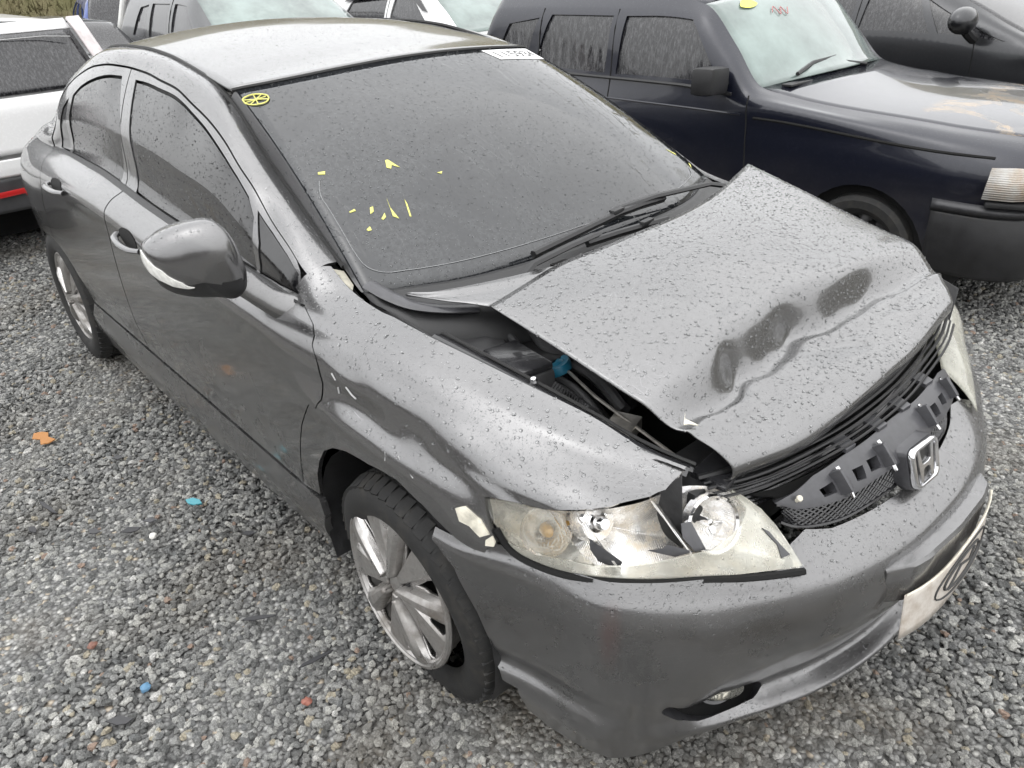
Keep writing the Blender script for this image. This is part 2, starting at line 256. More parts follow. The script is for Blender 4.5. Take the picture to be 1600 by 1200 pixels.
def panel(name,S,poly,mat,parent,off=0.0,thick=.008,cell=(.03,.25),holes=(),vs=.08,disp=None,mirror=False,back=False):
    """piece of surface S inside poly (u,v); rim turned in by thick. vs: metres per v unit for triangulation"""
    A=np.array([1,vs]); loops=[dens(np.array(poly)*A,min(cell[0],cell[1]*vs)*.8)]+[dens(np.array(h)*A,min(cell[0],cell[1]*vs)*.8) for h in holes]
    mn=loops[0].min(0); mxx=loops[0].max(0)
    gx=np.arange(mn[0],mxx[0],cell[0]); gy=np.arange(mn[1],mxx[1],cell[1]*vs); X,Y=np.meshgrid(gx,gy)
    X=X+(np.arange(X.shape[0])%2)[:,None]*cell[0]*.5
    Pn=np.stack([X.ravel(),Y.ravel()],1)
    ok=inside(loops[0],Pn)
    for h in loops[1:]: ok&=~inside(h,Pn)
    Pn=Pn[ok]
    B=np.vstack(loops); d=np.full(len(Pn),9.0)
    for b in B: d=np.minimum(d,np.hypot(Pn[:,0]-b[0],Pn[:,1]-b[1]))
    Pn=Pn[d>min(cell[0],cell[1]*vs)*.45]
    allp=np.vstack([B,Pn]); edges=[]; k=0
    for L in loops:
        n=len(L); edges+=[(k+i,k+(i+1)%n) for i in range(n)]; k+=n
    vv,ee,ff,*_=delaunay_2d_cdt([Vector(p) for p in allp],edges,[],0,1e-6)
    V2=np.array([(p.x,p.y) for p in vv]); F=np.array([f for f in ff if len(f)==3])
    cen=V2[F].mean(1); ok=inside(loops[0],cen)
    for h in loops[1:]: ok&=~inside(h,cen)
    F=F[ok]
    u,v=V2[:,0],V2[:,1]/vs
    P=S.p(u,v); Nn=S.n(u,v); P=P+Nn*off
    if disp is not None:
        P,Nn=disp(P,Nn,u,v,F)
    # orientation
    a,b,c=P[F[:,0]],P[F[:,1]],P[F[:,2]]
    s=np.einsum('ij,ij->i',np.cross(b-a,c-a),Nn[F[:,0]])
    F[s<0]=F[s<0][:,::-1]
    from collections import Counter
    cnt={}
    for t in F:
        for i in range(3):
            e=(t[i],t[(i+1)%3]); cnt[e]=1
    bd=[e for e in cnt if (e[1],e[0]) not in cnt]
    nv=len(P); ids={}; V=[*P]; NN=[*Nn]; FF=[tuple(t) for t in F]
    if thick>0:
        for e in bd:
            for q in e:
                if q not in ids:
                    ids[q]=len(V); V.append(P[q]); V.append(P[q]-Nn[q]*thick); NN.append((0,0,0)); NN.append((0,0,0))
        for a_,b_ in bd:
            i,j=ids[a_],ids[b_]; FF.append((i,i+1,j+1,j))
    V=np.array(V); NN=np.array(NN)
    o=mesh(name,V,FF,mat,parent,True,NN)
    if mirror:
        V2=V*[1,-1,1]; N2=NN*[1,-1,1]
        o2=mesh(name,V2,[f[::-1] for f in FF],mat,parent,True,N2)
        return o,o2
    return o
def grid_faces(nv,nu,close_u=False):
    F=[]
    for j in range(nv-1):
        for i in range(nu-1 if not close_u else nu):
            a=j*nu+i; b=j*nu+(i+1)%nu; F.append((a,b,b+nu,a+nu))
    return F
def sheet(name,G,mat,parent,thick=0.0,flip=False,sharp=None):
    """open grid of points G[v][u] as a smooth sheet, optional solidify"""
    nv,nu=G.shape[:2]; F=grid_faces(nv,nu)
    if flip: F=[f[::-1] for f in F]
    o=mesh(name,G.reshape(-1,3),F,mat,parent,True,None,sharp)
    if thick:
        m=o.modifiers.new('thickness','SOLIDIFY'); m.thickness=thick; m.offset=-1
    return o
def tube(bm,pts,r,seg=8,caps=True,flat=1.0,up=(0,0,1)):
    pts=[Vector(p) for p in pts]; n=len(pts); rings=[]
    for i,p in enumerate(pts):
        t=(pts[min(i+1,n-1)]-pts[max(i-1,0)]).normalized(); a=t.cross(Vector(up)); 
        if a.length<1e-3: a=t.cross(Vector((1,0,0)))
        a.normalize(); b=a.cross(t).normalized(); rr=r[i] if hasattr(r,'__len__') else r
        rings.append([bm.verts.new(p+a*math.cos(2*math.pi*k/seg)*rr+b*math.sin(2*math.pi*k/seg)*rr*flat) for k in range(seg)])
    for i in range(n-1):
        for k in range(seg): bm.faces.new((rings[i][k],rings[i][(k+1)%seg],rings[i+1][(k+1)%seg],rings[i+1][k]))
    if caps:
        bm.faces.new(rings[0][::-1]); bm.faces.new(rings[-1])
def tubeo(name,pts,r,mat,parent,seg=8,flat=1.0,up=(0,0,1)):
    bm=bmesh.new(); tube(bm,pts,r,seg,True,flat,up); bmesh.ops.recalc_face_normals(bm,faces=bm.faces); return frombm(name,bm,mat,parent)
def box(bm,c,s,rot=None,bev=0.0):
    """box centre c, size s"""
    m=Matrix.Translation(c)@(rot.to_4x4() if rot is not None else Matrix.Identity(4))@Matrix.Diagonal((s[0],s[1],s[2],1))
    r=bmesh.ops.create_cube(bm,size=1.0,matrix=m)
    if bev:
        es=list({e for v in r['verts'] for e in v.link_edges}); bmesh.ops.bevel(bm,geom=es,offset=bev,segments=2,affect='EDGES',profile=.6)
def boxo(name,c,s,mat,parent,rot=None,bev=.004):
    bm=bmesh.new(); box(bm,c,s,rot,bev); return frombm(name,bm,mat,parent)
def lathe(bm,prof,seg=40,axis='y',caps=False):
    """prof: list of (radius, height along axis)"""
    rings=[]
    for r,h in prof:
        ring=[]
        for k in range(seg):
            a=2*math.pi*k/seg; c,s=math.cos(a)*r,math.sin(a)*r
            ring.append(bm.verts.new({'y':(c,h,s),'z':(c,s,h),'x':(h,c,s)}[axis]))
        rings.append(ring)
    for i in range(len(rings)-1):
        for k in range(seg): bm.faces.new((rings[i][k],rings[i][(k+1)%seg],rings[i+1][(k+1)%seg],rings[i+1][k]))
    if caps: bm.faces.new(rings[0][::-1]); bm.faces.new(rings[-1])
def prism(name,poly3,d,mat,parent,sharp=30,bev=0):
    """closed polygon of 3D points extruded by vector d"""
    bm=bmesh.new(); a=[bm.verts.new(p) for p in poly3]; b=[bm.verts.new(Vector(p)+Vector(d)) for p in poly3]; n=len(a)
    bm.faces.new(a); bm.faces.new(b[::-1])
    for i in range(n): bm.faces.new((a[i],b[i],b[(i+1)%n],a[(i+1)%n]))
    bmesh.ops.recalc_face_normals(bm,faces=bm.faces)
    if bev: bmesh.ops.bevel(bm,geom=list(bm.edges),offset=bev,segments=2,affect='EDGES')
    return frombm(name,bm,mat,parent,True,sharp)
def fan(V): return [tuple(range(len(V)))]
# ---------------------------------------------------------------- materials
class NT:
    def __init__(s,name):
        s.m=bpy.data.materials.new(name); s.m.use_nodes=True; s.t=s.m.node_tree; s.t.nodes.clear()
        s.out=s.t.nodes.new('ShaderNodeOutputMaterial'); s.b=s.t.nodes.new('ShaderNodeBsdfPrincipled'); s.t.links.new(s.b.outputs[0],s.out.inputs[0])
        s._c=None
    def n(s,ty,**k):
        n=s.t.nodes.new('ShaderNode'+ty)
        for a,v in k.items(): setattr(n,a,v)
        return n
    def l(s,a,b): s.t.links.new(a,b)
    def put(s,sock,v):
        if hasattr(v,'is_output') or isinstance(v,bpy.types.NodeSocket): s.l(v,sock)
        else: sock.default_value=v
    def set(s,**k):
        for a,v in k.items():
            nm={'color':'Base Color','rough':'Roughness','metal':'Metallic','coat':'Coat Weight','coatr':'Coat Roughness','spec':'Specular IOR Level','ior':'IOR','trans':'Transmission Weight','alpha':'Alpha','normal':'Normal','coatn':'Coat Normal','sub':'Subsurface Weight','sheen':'Sheen Weight'}[a]
            if a=='color' and isinstance(v,tuple) and len(v)==3: v=(*v,1)
            s.put(s.b.inputs[nm],v)
        return s
    def co(s,kind='Object'):
        if s._c is None: s._c=s.n('TexCoord')
        return s._c.outputs[kind]
    def math(s,op,a,b=0.0,c=None,clamp=False):
        n=s.n('Math',operation=op); n.use_clamp=clamp; s.put(n.inputs[0],a); s.put(n.inputs[1],b)
        if c is not None: s.put(n.inputs[2],c)
        return n.outputs[0]
    def noise(s,scale,detail=4,rough=.55,vec=None,dist=0.0,col=False):
        n=s.n('TexNoise'); s.l(vec if vec is not None else s.co(),n.inputs['Vector']); n.inputs['Scale'].default_value=scale; n.inputs['Detail'].default_value=detail; n.inputs['Roughness'].default_value=rough; n.inputs['Distortion'].default_value=dist
        return n.outputs['Color' if col else 0]
    def voro(s,scale,vec=None,feature='F1',rand=1.0):
        n=s.n('TexVoronoi',feature=feature); s.l(vec if vec is not None else s.co(),n.inputs['Vector']); n.inputs['Scale'].default_value=scale; n.inputs['Randomness'].default_value=rand; return n
    def ramp(s,f,stops,interp='LINEAR'):
        n=s.n('ValToRGB'); s.put(n.inputs[0],f); e=n.color_ramp.elements; n.color_ramp.interpolation=interp
        while len(e)<len(stops): e.new(.5)
        for q,(p,c) in zip(e,stops):
            q.position=p; q.color=(c,c,c,1) if not hasattr(c,'__len__') else (*c,1)
        return n.outputs[0]
    def mixc(s,f,a,b,mode='MIX'):
        n=s.n('Mix',data_type='RGBA',blend_type=mode); s.put(n.inputs[0],f)
        for sock,v in ((n.inputs[6],a),(n.inputs[7],b)):
            if isinstance(v,tuple) and len(v)==3: v=(*v,1)
            s.put(sock,v)
        return n.outputs[2]
    def mapv(s,scale=(1,1,1),rot=(0,0,0),loc=(0,0,0),vec=None):
        n=s.n('Mapping'); s.l(vec if vec is not None else s.co(),n.inputs[0]); n.inputs['Scale'].default_value=scale; n.inputs['Rotation'].default_value=rot; n.inputs['Location'].default_value=loc; return n.outputs[0]
    def bump(s,h,dist=.002,strength=1.0,prev=None):
        n=s.n('Bump'); n.inputs['Strength'].default_value=strength; n.inputs['Distance'].default_value=dist; s.l(h,n.inputs['Height'])
        if prev is not None: s.l(prev,n.inputs['Normal'])
        return n.outputs[0]
    def up(s):
        g=s.n('NewGeometry'); x=s.n('SeparateXYZ'); s.l(g.outputs['Normal'],x.inputs[0]); return x.outputs[2]
    def sep(s,k):
        x=s.n('SeparateXYZ'); s.l(s.co(),x.inputs[0]); return x.outputs[k]
    def drops(s,scales=((75,.34,.45),(150,.36,.35),(300,.36,.25)),vec=None):
        """height field of rain drops: (cells per metre, radius, share of empty cells)"""
        tot=None
        for sc,r,emp in scales:
            v=s.voro(sc,vec); c=s.n('SeparateColor'); s.l(v.outputs['Color'],c.inputs[0])
            rr=s.n('MapRange'); s.l(c.outputs[0],rr.inputs[0]); rr.inputs[1].default_value=emp; rr.inputs[2].default_value=1; rr.inputs[3].default_value=0.0; rr.inputs[4].default_value=r
            d=v.outputs['Distance']
            h=s.math('SQRT',s.math('MAXIMUM',s.math('SUBTRACT',s.math('MULTIPLY',rr.outputs[0],rr.outputs[0]),s.math('MULTIPLY',d,d)),0.0))
            h=s.math('MULTIPLY',h,1.0/sc)
            tot=h if tot is None else s.math('MAXIMUM',tot,h)
        return tot
def simple(name,color,rough=.5,metal=0.0,coat=0.0,nscale=0,namp=.15,bump=0,bscale=200,spec=.5):
    m=NT(name); c=color
    if nscale:
        f=m.noise(nscale,5,.6); c=m.mixc(m.ramp(f,[(.3,0.0),(.7,1.0)]),tuple(x*(1-namp) for x in color),tuple(min(1,x*(1+namp)) for x in color))
        m.set(rough=m.math('ADD',m.math('MULTIPLY',f,.25),rough-.12))
    else: m.set(rough=rough)
    m.set(color=c,metal=metal,coat=coat,spec=spec)
    if bump: m.set(normal=m.bump(m.noise(bscale,4,.6),bump))
    return m.m
def paint(name,color,metal=.55,rough=.32,wet=True,dirt=(.075,.072,.068),dirt_amt=.25,dirt_top=.75,scr=.5,smear_glint=()):
    m=NT(name)
    big=m.noise(2.3,5,.6); fine=m.noise(38,5,.65)
    base=m.mixc(m.math('MULTIPLY',fine,.25),color,tuple(min(1,c*1.35) for c in color))
    # road dirt: splashed up from below, patchy
    z=m.sep(2); low=m.n('MapRange'); m.l(z,low.inputs[0]); low.inputs[1].default_value=dirt_top; low.inputs[2].default_value=.15; low.inputs[3].default_value=0; low.inputs[4].default_value=1
    df=m.math('MULTIPLY',m.math('MULTIPLY',low.outputs[0],m.ramp(m.noise(9,8,.7),[(.35,0.1),(.7,1.0)])),dirt_amt)
    base=m.mixc(df,base,dirt)
    # fine scratches
    sv=m.voro(26,m.mapv((1,1,5),(0,.25,.1)),'DISTANCE_TO_EDGE'); sc=m.ramp(sv.outputs[0],[(0,1.0),(.012,0.0)])
    sm=m.math('MULTIPLY',m.math('MULTIPLY',sc,m.ramp(m.noise(5,3),[(.55,0.0),(.7,1.0)])),scr)
    base=m.mixc(sm,base,(.42,.42,.43))
    for c_,r_,col_,am in smear_glint:
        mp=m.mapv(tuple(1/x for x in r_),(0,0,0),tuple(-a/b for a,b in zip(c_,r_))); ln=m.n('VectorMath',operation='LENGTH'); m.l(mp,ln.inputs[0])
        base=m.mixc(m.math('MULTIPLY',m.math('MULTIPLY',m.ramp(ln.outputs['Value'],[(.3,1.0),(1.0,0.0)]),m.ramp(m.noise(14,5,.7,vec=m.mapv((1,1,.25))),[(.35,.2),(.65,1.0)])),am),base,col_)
    m.set(color=base,metal=m.math('MULTIPLY',m.math('SUBTRACT',1.0,df),metal),rough=m.math('ADD',m.math('MULTIPLY',df,.35),m.math('ADD',rough-.06,m.math('MULTIPLY',big,.12))))
    m.set(coat=m.math('SUBTRACT',.8,df,clamp=True),coatr=m.math('ADD',.04,m.math('MULTIPLY',df,.4)))
    if wet:
        upm=m.ramp(m.up(),[(.15,0.0),(.45,1.0)])
        h=m.math('MULTIPLY',m.drops(((260,.38,.2),)),upm)
        h2=m.math('ADD',h,m.math('MULTIPLY',m.noise(420,2,.5),.00005))
        nb=m.bump(h2,1.0,.55); m.set(normal=nb,coatn=nb)
    return m.m
M_={}
M_['paint']=paint('grey_metallic_paint',(.180,.179,.181),metal=.93,rough=.25)
M_['paint_bumper']=paint('grey_bumper_paint',(.180,.179,.181),metal=.93,rough=.25,dirt_amt=.4,smear_glint=(((.603,-.752,.52),(.026,.03,.10),(.22,.11,.10),.4),((.50,-.80,.30),(.10,.06,.06),(.22,.22,.22),.4)))  # red patch on the corner is a reflection painted into the bumper colour
M_['trim']=simple('black_trim_plastic',(.018,.018,.019),.45,nscale=60,bump=.0003,bscale=500)
M_['gloss_black']=simple('gloss_black',(.012,.012,.013),.2,coat=.4)
M_['rubber']=simple('black_rubber_seal',(.012,.012,.012),.6,nscale=80)
M_['dark']=simple('engine_bay_dark',(.022,.022,.023),.5,nscale=30,namp=.4,bump=.0006,bscale=120)
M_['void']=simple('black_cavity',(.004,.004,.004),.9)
def glass(name,tint=(.010,.0105,.011),rough=.03,riv=True,film=.22):
    m=NT(name)
    flow=m.mapv((38,38,5) if False else (1,1,1))
    patch=m.ramp(m.noise(2.2,4,.6,dist=1.2),[(.44,0.0),(.54,1.0)])
    if riv:
        wv=m.voro(17,m.mapv((.22,1.1,.22),(0,0,.12),vec=m.mixc(.05,m.co(),m.noise(11,3,.6,col=True))),'DISTANCE_TO_EDGE')
        rv=m.math('MULTIPLY',m.ramp(wv.outputs[0],[(0,1.0),(.022,0.0)]),m.ramp(m.noise(3.5,2),[(.45,0.0),(.6,1.0)]))
        h=m.math('MULTIPLY',rv,.0006)
    else: h=m.math('MULTIPLY',m.noise(6,2),.0)
    film_n=m.ramp(m.noise(85,4,.7),[(.42,0.0),(.60,1.0)])
    h=m.math('ADD',h,m.math('MULTIPLY',m.math('MULTIPLY',film_n,patch),.00012))
    if riv:                                                   # swept arc left by the wiper
        dv=m.n('VectorMath',operation='DISTANCE'); m.l(m.co(),dv.inputs[0]); dv.inputs[1].default_value=(-.05,.55,.98)
        ins=m.ramp(dv.outputs['Value'],[(.835,1.0),(.85,0.0)]); edge=m.math('MULTIPLY',m.ramp(dv.outputs['Value'],[(.838,0.0),(.846,1.0),(.850,1.0),(.858,0.0)]),.5)
        patch=m.math('ADD',m.math('MULTIPLY',patch,m.math('SUBTRACT',1.0,m.math('MULTIPLY',ins,.3))),m.math('MULTIPLY',ins,.25)); film_n=m.math('MAXIMUM',film_n,edge)
    haze=m.math('MULTIPLY',m.math('MULTIPLY',film_n,m.math('ADD',.15,m.math('MULTIPLY',patch,.85))),film)
    m.set(color=m.mixc(haze,tint,(.10,.105,.11)),rough=m.math('ADD',rough,m.math('MULTIPLY',haze,.22)),spec=.65,coat=.3,coatr=.02)
    nb=m.bump(h,1.0,.8); m.set(normal=nb,coatn=nb)
    return m.m
M_['windshield']=glass('wet_tinted_windshield',(.014,.0155,.018),.035)
M_['sideglass']=glass('wet_tinted_side_glass',(.006,.006,.007),.015,False,.07)
M_['chrome']=simple('chrome',(.75,.75,.76),.08,1.0,nscale=40,namp=.1)
M_['moulding']=simple('wet_pillar_moulding',(.045,.045,.047),.3,nscale=60,coat=.3)
M_['red_lens']=simple('red_tail_lens',(.30,.03,.03),.15,coat=.8,nscale=12,namp=.3)
# ---------------------------------------------------------------- ground
def gravel_mat(name,stone):
    m=NT(name)
    if stone:
        oi=m.n('ObjectInfo'); r=oi.outputs['Random']
        c=m.ramp(r,[(0.0,(.14,.143,.14)),(.14,(.24,.242,.235)),(.38,(.34,.34,.33)),(.62,(.44,.44,.42)),(.80,(.56,.555,.52)),(.895,(.19,.195,.195)),(.94,(.48,.43,.33)),(.968,(.38,.27,.21)),(.98,(.72,.71,.68))],'CONSTANT')
        g=m.noise(1.6,5,.7); sp=m.ramp(m.noise(5.5,3,.8),[(.38,.55),(.5,1.0),(.64,1.45)])
        c=m.mixc(1.0,c,sp,'MULTIPLY'); c=m.mixc(m.math('MULTIPLY',g,.25),c,(.16,.16,.15))
        # tracks of mud between the stones, in world space
        gn=m.n('NewGeometry'); mud=m.ramp(m.noise(.9,4,.6,vec=gn.outputs['Position']),[(.48,0.0),(.70,.6)])
        c=m.mixc(mud,c,(.17,.14,.10))
        m.set(color=c,rough=m.math('ADD',.38,m.math('MULTIPLY',m.noise(4,2),.3)),spec=.5,normal=m.bump(m.noise(3.5,5,.75),.25,.6))
    else:
        gn=m.n('NewGeometry'); P=gn.outputs['Position']
        v=m.voro(62,P); c=m.n('SeparateColor'); m.l(v.outputs['Color'],c.inputs[0])
        col=m.ramp(c.outputs[0],[(0,(.14,.14,.138)),(.3,(.25,.25,.245)),(.6,(.36,.36,.35)),(.85,(.50,.495,.47)),(.96,(.46,.40,.32))],'CONSTANT')
        e=m.ramp(v.outputs['Distance'],[(.25,1.0),(.62,.35)]); col=m.mixc(1.0,col,e,'MULTIPLY')
        mud=m.ramp(m.noise(.9,4,.6,vec=P),[(.50,0.0),(.70,.75)]); col=m.mixc(mud,col,(.15,.125,.09))
        m.set(color=col,rough=.7,normal=m.bump(m.math('SUBTRACT',1.0,v.outputs['Distance']),.012,.9))
    return m.m
M_['ground']=gravel_mat('gravel_ground',False); M_['stone']=gravel_mat('gravel_stone',True)
bm=bmesh.new(); bmesh.ops.create_grid(bm,x_segments=40,y_segments=40,size=80)
g=frombm('ground',bm,M_['ground'],None); g.location=(0,0,-.006); tag(g,kind='structure')
def gravel(name,rects,density,dmin,smin,smax,seed,label):
    V=[];F=[]
    for (x0,x1,y0,y1) in rects:
        nx=max(1,int((x1-x0)/.12)); ny=max(1,int((y1-y0)/.12)); b=len(V)
        for j in range(ny+1):
            for i in range(nx+1):
                x=x0+(x1-x0)*i/nx; y=y0+(y1-y0)*j/ny
                V.append((x,y,.006*math.sin(x*2.1+.7)*math.sin(y*2.7)-.002+.005*math.sin(x*7+y*5)))
        F+=[(b+j*(nx+1)+i,b+j*(nx+1)+i+1,b+(j+1)*(nx+1)+i+1,b+(j+1)*(nx+1)+i) for j in range(ny) for i in range(nx)]
    o=mesh(name,V,F,None,None,False)
    o.data.materials.append(M_['stone'])
    ng=bpy.data.node_groups.new('gravel','GeometryNodeTree'); ng.interface.new_socket('Geometry',in_out='INPUT',socket_type='NodeSocketGeometry'); ng.interface.new_socket('Geometry',in_out='OUTPUT',socket_type='NodeSocketGeometry')
    N=ng.nodes; L=ng.links; gi=N.new('NodeGroupInput'); go=N.new('NodeGroupOutput')
    dp=N.new('GeometryNodeDistributePointsOnFaces'); dp.distribute_method='POISSON'; dp.inputs['Distance Min'].default_value=dmin; dp.inputs['Density Max'].default_value=density; dp.inputs['Seed'].default_value=seed
    L.new(gi.outputs[0],dp.inputs[0])
    ji=N.new('GeometryNodeGeometryToInstance')
    for k in range(7):
        ic=N.new('GeometryNodeMeshIcoSphere'); ic.inputs['Radius'].default_value=.5; ic.inputs['Subdivisions'].default_value=2
        sp=N.new('GeometryNodeSetPosition'); no=N.new('ShaderNodeTexNoise'); no.noise_dimensions='4D'; no.inputs['W'].default_value=k*3.7+seed; no.inputs['Scale'].default_value=1.5; no.inputs['Detail'].default_value=2
        sub=N.new('ShaderNodeVectorMath'); sub.operation='SUBTRACT'; sub.inputs[1].default_value=(.5,.5,.5); mu=N.new('ShaderNodeVectorMath'); mu.operation='MULTIPLY'; mu.inputs[1].default_value=(1.25,1.25,1.1)
        L.new(no.outputs['Color'],sub.inputs[0]); L.new(sub.outputs[0],mu.inputs[0]); L.new(mu.outputs[0],sp.inputs['Offset']); L.new(ic.outputs[0],sp.inputs[0])
        tr=N.new('GeometryNodeTransform'); tr.inputs['Scale'].default_value=[(1,.8,.62),(1,.9,.7),(1.15,.75,.6),(.95,.9,.8),(1.25,.7,.55),(1,.85,.75),(.9,.9,.6)][k]
        sm=N.new('GeometryNodeSetMaterial'); sm.inputs['Material'].default_value=M_['stone']
        L.new(sp.outputs[0],tr.inputs[0]); L.new(tr.outputs[0],sm.inputs[0]); L.new(sm.outputs[0],ji.inputs[0])
    ip=N.new('GeometryNodeInstanceOnPoints'); ip.inputs['Pick Instance'].default_value=True
    L.new(dp.outputs['Points'],ip.inputs['Points']); L.new(ji.outputs[0],ip.inputs['Instance'])
    rr=N.new('FunctionNodeRandomValue'); rr.data_type='FLOAT_VECTOR'; rr.inputs[0].default_value=(-.5,-.5,0); rr.inputs[1].default_value=(.5,.5,6.283)
    rs=N.new('FunctionNodeRandomValue'); rs.data_type='FLOAT'; rs.inputs[2].default_value=0; rs.inputs[3].default_value=1; rs.inputs['Seed'].default_value=5
    pw=N.new('ShaderNodeMath'); pw.operation='POWER'; pw.inputs[1].default_value=2.2; mr=N.new('ShaderNodeMapRange'); mr.inputs[3].default_value=smin; mr.inputs[4].default_value=smax
    L.new(rs.outputs[1],pw.inputs[0]); L.new(pw.outputs[0],mr.inputs[0])
    L.new(rr.outputs[0],ip.inputs['Rotation']); L.new(mr.outputs[0],ip.inputs['Scale'])
    ti=N.new('GeometryNodeTranslateInstances'); rz=N.new('FunctionNodeRandomValue'); rz.data_type='FLOAT_VECTOR'; rz.inputs[0].default_value=(0,0,-.003); rz.inputs[1].default_value=(0,0,.006); rz.inputs['Seed'].default_value=9
    L.new(ip.outputs[0],ti.inputs[0]); L.new(rz.outputs[0],ti.inputs['Translation']); L.new(ti.outputs[0],go.inputs[0])
    md=o.modifiers.new('scatter','NODES'); md.node_group=ng
    return tag(o,label,'gravel',kind='stuff')
gravel('gravel',[(-2.6,.75,-2.3,-.55),(.1,2.0,-1.0,3.2),(.75,2.0,-2.0,-1.0)],5600,.0090,.013,.031,1,'loose grey crushed gravel around the front of the grey sedan')
gravel('gravel',[(-6.6,-2.6,-2.2,.2),(-2.6,.1,1.0,3.0)],3000,.012,.015,.032,4,'loose grey crushed gravel farther back towards the parked cars')
# ---------------------------------------------------------------- the crashed grey sedan
car=empty('damaged_sedan'); tag(car,'dark grey metallic sedan with crumpled hood and broken headlight in the foreground','car')
PT=M_['paint']
def vz(x,z,S=FL,top=9.0):
    vs=np.linspace(0,top,200); zz=S.p(np.full(200,x),vs)[:,2]; return float(np.interp(z,zz,vs))
def vline(v,x0,x1,n): return [(float(x),v) for x in np.linspace(x0,x1,n)]
def shrink(poly,d,vs=.085):
    P=np.array(poly)*[1,vs]; n=len(P); out=[]
    area=sum(P[i,0]*P[(i+1)%n,1]-P[(i+1)%n,0]*P[i,1] for i in range(n)); s=1 if area>0 else -1
    for i in range(n):
        a=P[i]-P[i-1]; b=P[(i+1)%n]-P[i]; a/=np.linalg.norm(a)+1e-9; b/=np.linalg.norm(b)+1e-9
        na=np.array([-a[1],a[0]])*s; nb=np.array([-b[1],b[0]])*s; m_=na+nb; m_/=max(.35,(m_@m_)/2+1e-9)**.5*np.sqrt(2)/1.0 if False else 1; k=m_/max(.6,np.linalg.norm(m_)**2/2)/1
        out.append((P[i]+k*d*.5*1.0)/[1,vs])
    return [tuple(q) for q in out]
# front fender
fp=[(-.376,12.37),(-.29,12.42),(-.22,12.5),(-.15,12.7)]+vline(13,-.11,.635,26)+TR['fender_front']+TR['arch'][1:]+TR['seam'][::-1]+TR['fender_tip'][::-1][1:]
def dent(P,Nn,u,v,F):
    d=np.zeros(len(P))
    def g(x0,v0,sx,sv,a): return a*np.exp(-((u-x0)/sx)**2-((v-v0)/sv)**2)
    d+=g(.12,6.9,.10,.5,-.008)+g(-.05,6.3,.09,.6,-.007)+g(.25,7.4,.07,.6,.004)+g(-.12,7.6,.07,.7,-.005)+g(.02,8.2,.20,.6,-.004)+g(.42,9.5,.08,1.2,.003)
    d+=.0015*np.sin(u*31+v*2.1)*np.sin(v*3.3-u*9)*np.exp(-((v-6.5)/1.2)**2)
    P=P+Nn*d[:,None]
    fn=np.cross(P[F[:,1]]-P[F[:,0]],P[F[:,2]]-P[F[:,0]]); s=np.sign(np.einsum('ij,ij->i',fn,Nn[F[:,0]])); fn*=s[:,None]
    N2=np.zeros_like(P)
    for k in range(3): np.add.at(N2,F[:,k],fn)
    N2/=np.linalg.norm(N2,axis=1,keepdims=True)+1e-12
    return P,N2
panel('front_fender',FL,fp,PT,car,thick=.012,cell=(.018,.16),disp=dent)['label']='dented grey front fender with scraped paint above the flat tyre'
# mirrored fender on the far side, undamaged
fp2=[(min(x,.40),min(v,11.6)) for x,v in vline(11.6,-.372,.40,20)]+[(.40,6.2),(.34,5.8),(.33,4.2)]+TR['arch'][1:]+TR['seam'][::-1]+TR['fender_tip'][::-1][1:-1]
_f=panel('front_fender',FL,fp2,PT,car,thick=.012,cell=(.04,.35))
_f.data.transform(Matrix.Diagonal((1,-1,1,1))); _f.data.flip_normals()
sm=[(x-.005,v) for x,v in TR['seam']]
fd=sm+vline(2.03,-.46,-1.662,24)+vline(9.0,-1.662,-.372,40)
panel('front_door',FL,fd,PT,car,cell=(.035,.3),mirror=True)
ra=[(-2.335,.40),(-2.36,.48),(-2.405,.535),(-2.455,.575),(-2.56,.612),(-2.60,.618)]
rs=[(-2.60,5.2),(-2.56,6.2),(-2.56,7.15),(-2.64,8.3),(-2.695,8.97)]
rd=[(-1.67,9.0),(-1.67,2.03)]+vline(2.03,-1.67,-2.33,14)+[(x,vz(x,z)) for x,z in ra]+rs+vline(9.0,-2.695,-1.67,24)
panel('rear_door',FL,rd,PT,car,cell=(.035,.3),mirror=True)
qa=[(-2.606,.62),(-2.69,.622),(-2.85,.607),(-2.97,.55),(-3.04,.45),(-3.055,.36),(-3.06,.26)]
q=[(x,vz(x,z)) for x,z in qa]+vline(.0,-3.10,-3.57,10)+vline(13,-3.57,-.385,70)+vline(11.03,-.39,-2.655,60)+[(-2.69,10.0)]+[(x-.006,v) for x,v in rs[::-1]]
panel('side_body',FL,q,PT,car,cell=(.04,.3),mirror=True)
GF,GS,GR,GQ=TR['glass_front'],TR['glass_sail'],TR['glass_rear'],TR['glass_quarter']
ff=vline(10.97,-.455,-1.735,40)+[(-1.70,10.0),(-1.668,8.95)]+vline(8.95,-1.66,-.362,30)+[(-.382,9.6),(-.41,10.3),(-.43,10.8)]
panel('door_frame',FL,ff,PT,car,off=-.002,thick=.01,cell=(.03,.2),holes=[GF,GS])
rf=vline(10.97,-1.742,-2.60,30)+[(-2.64,10.6),(-2.672,10.0),(-2.685,8.95)]+vline(8.95,-2.68,-1.675,24)+[(-1.707,10.0)]
panel('door_frame',FL,rf,PT,car,off=-.002,thick=.01,cell=(.03,.2),holes=[GR,GQ])
_b=vline(11.05,-.36,-2.70,50)+vline(8.9,-2.70,-.36,40)
panel('window_seal',FL,_b,M_['rubber'],car,off=-.022,thick=0,cell=(.04,.12),mirror=True)
for nm,g in (('door_window',GF),('sail_window',GS),('door_window',GR),('quarter_window',GQ)):
    panel(nm,FL,shrink(g,.010),M_['sideglass'],car,off=-.0055,thick=.004,cell=(.04,.3))
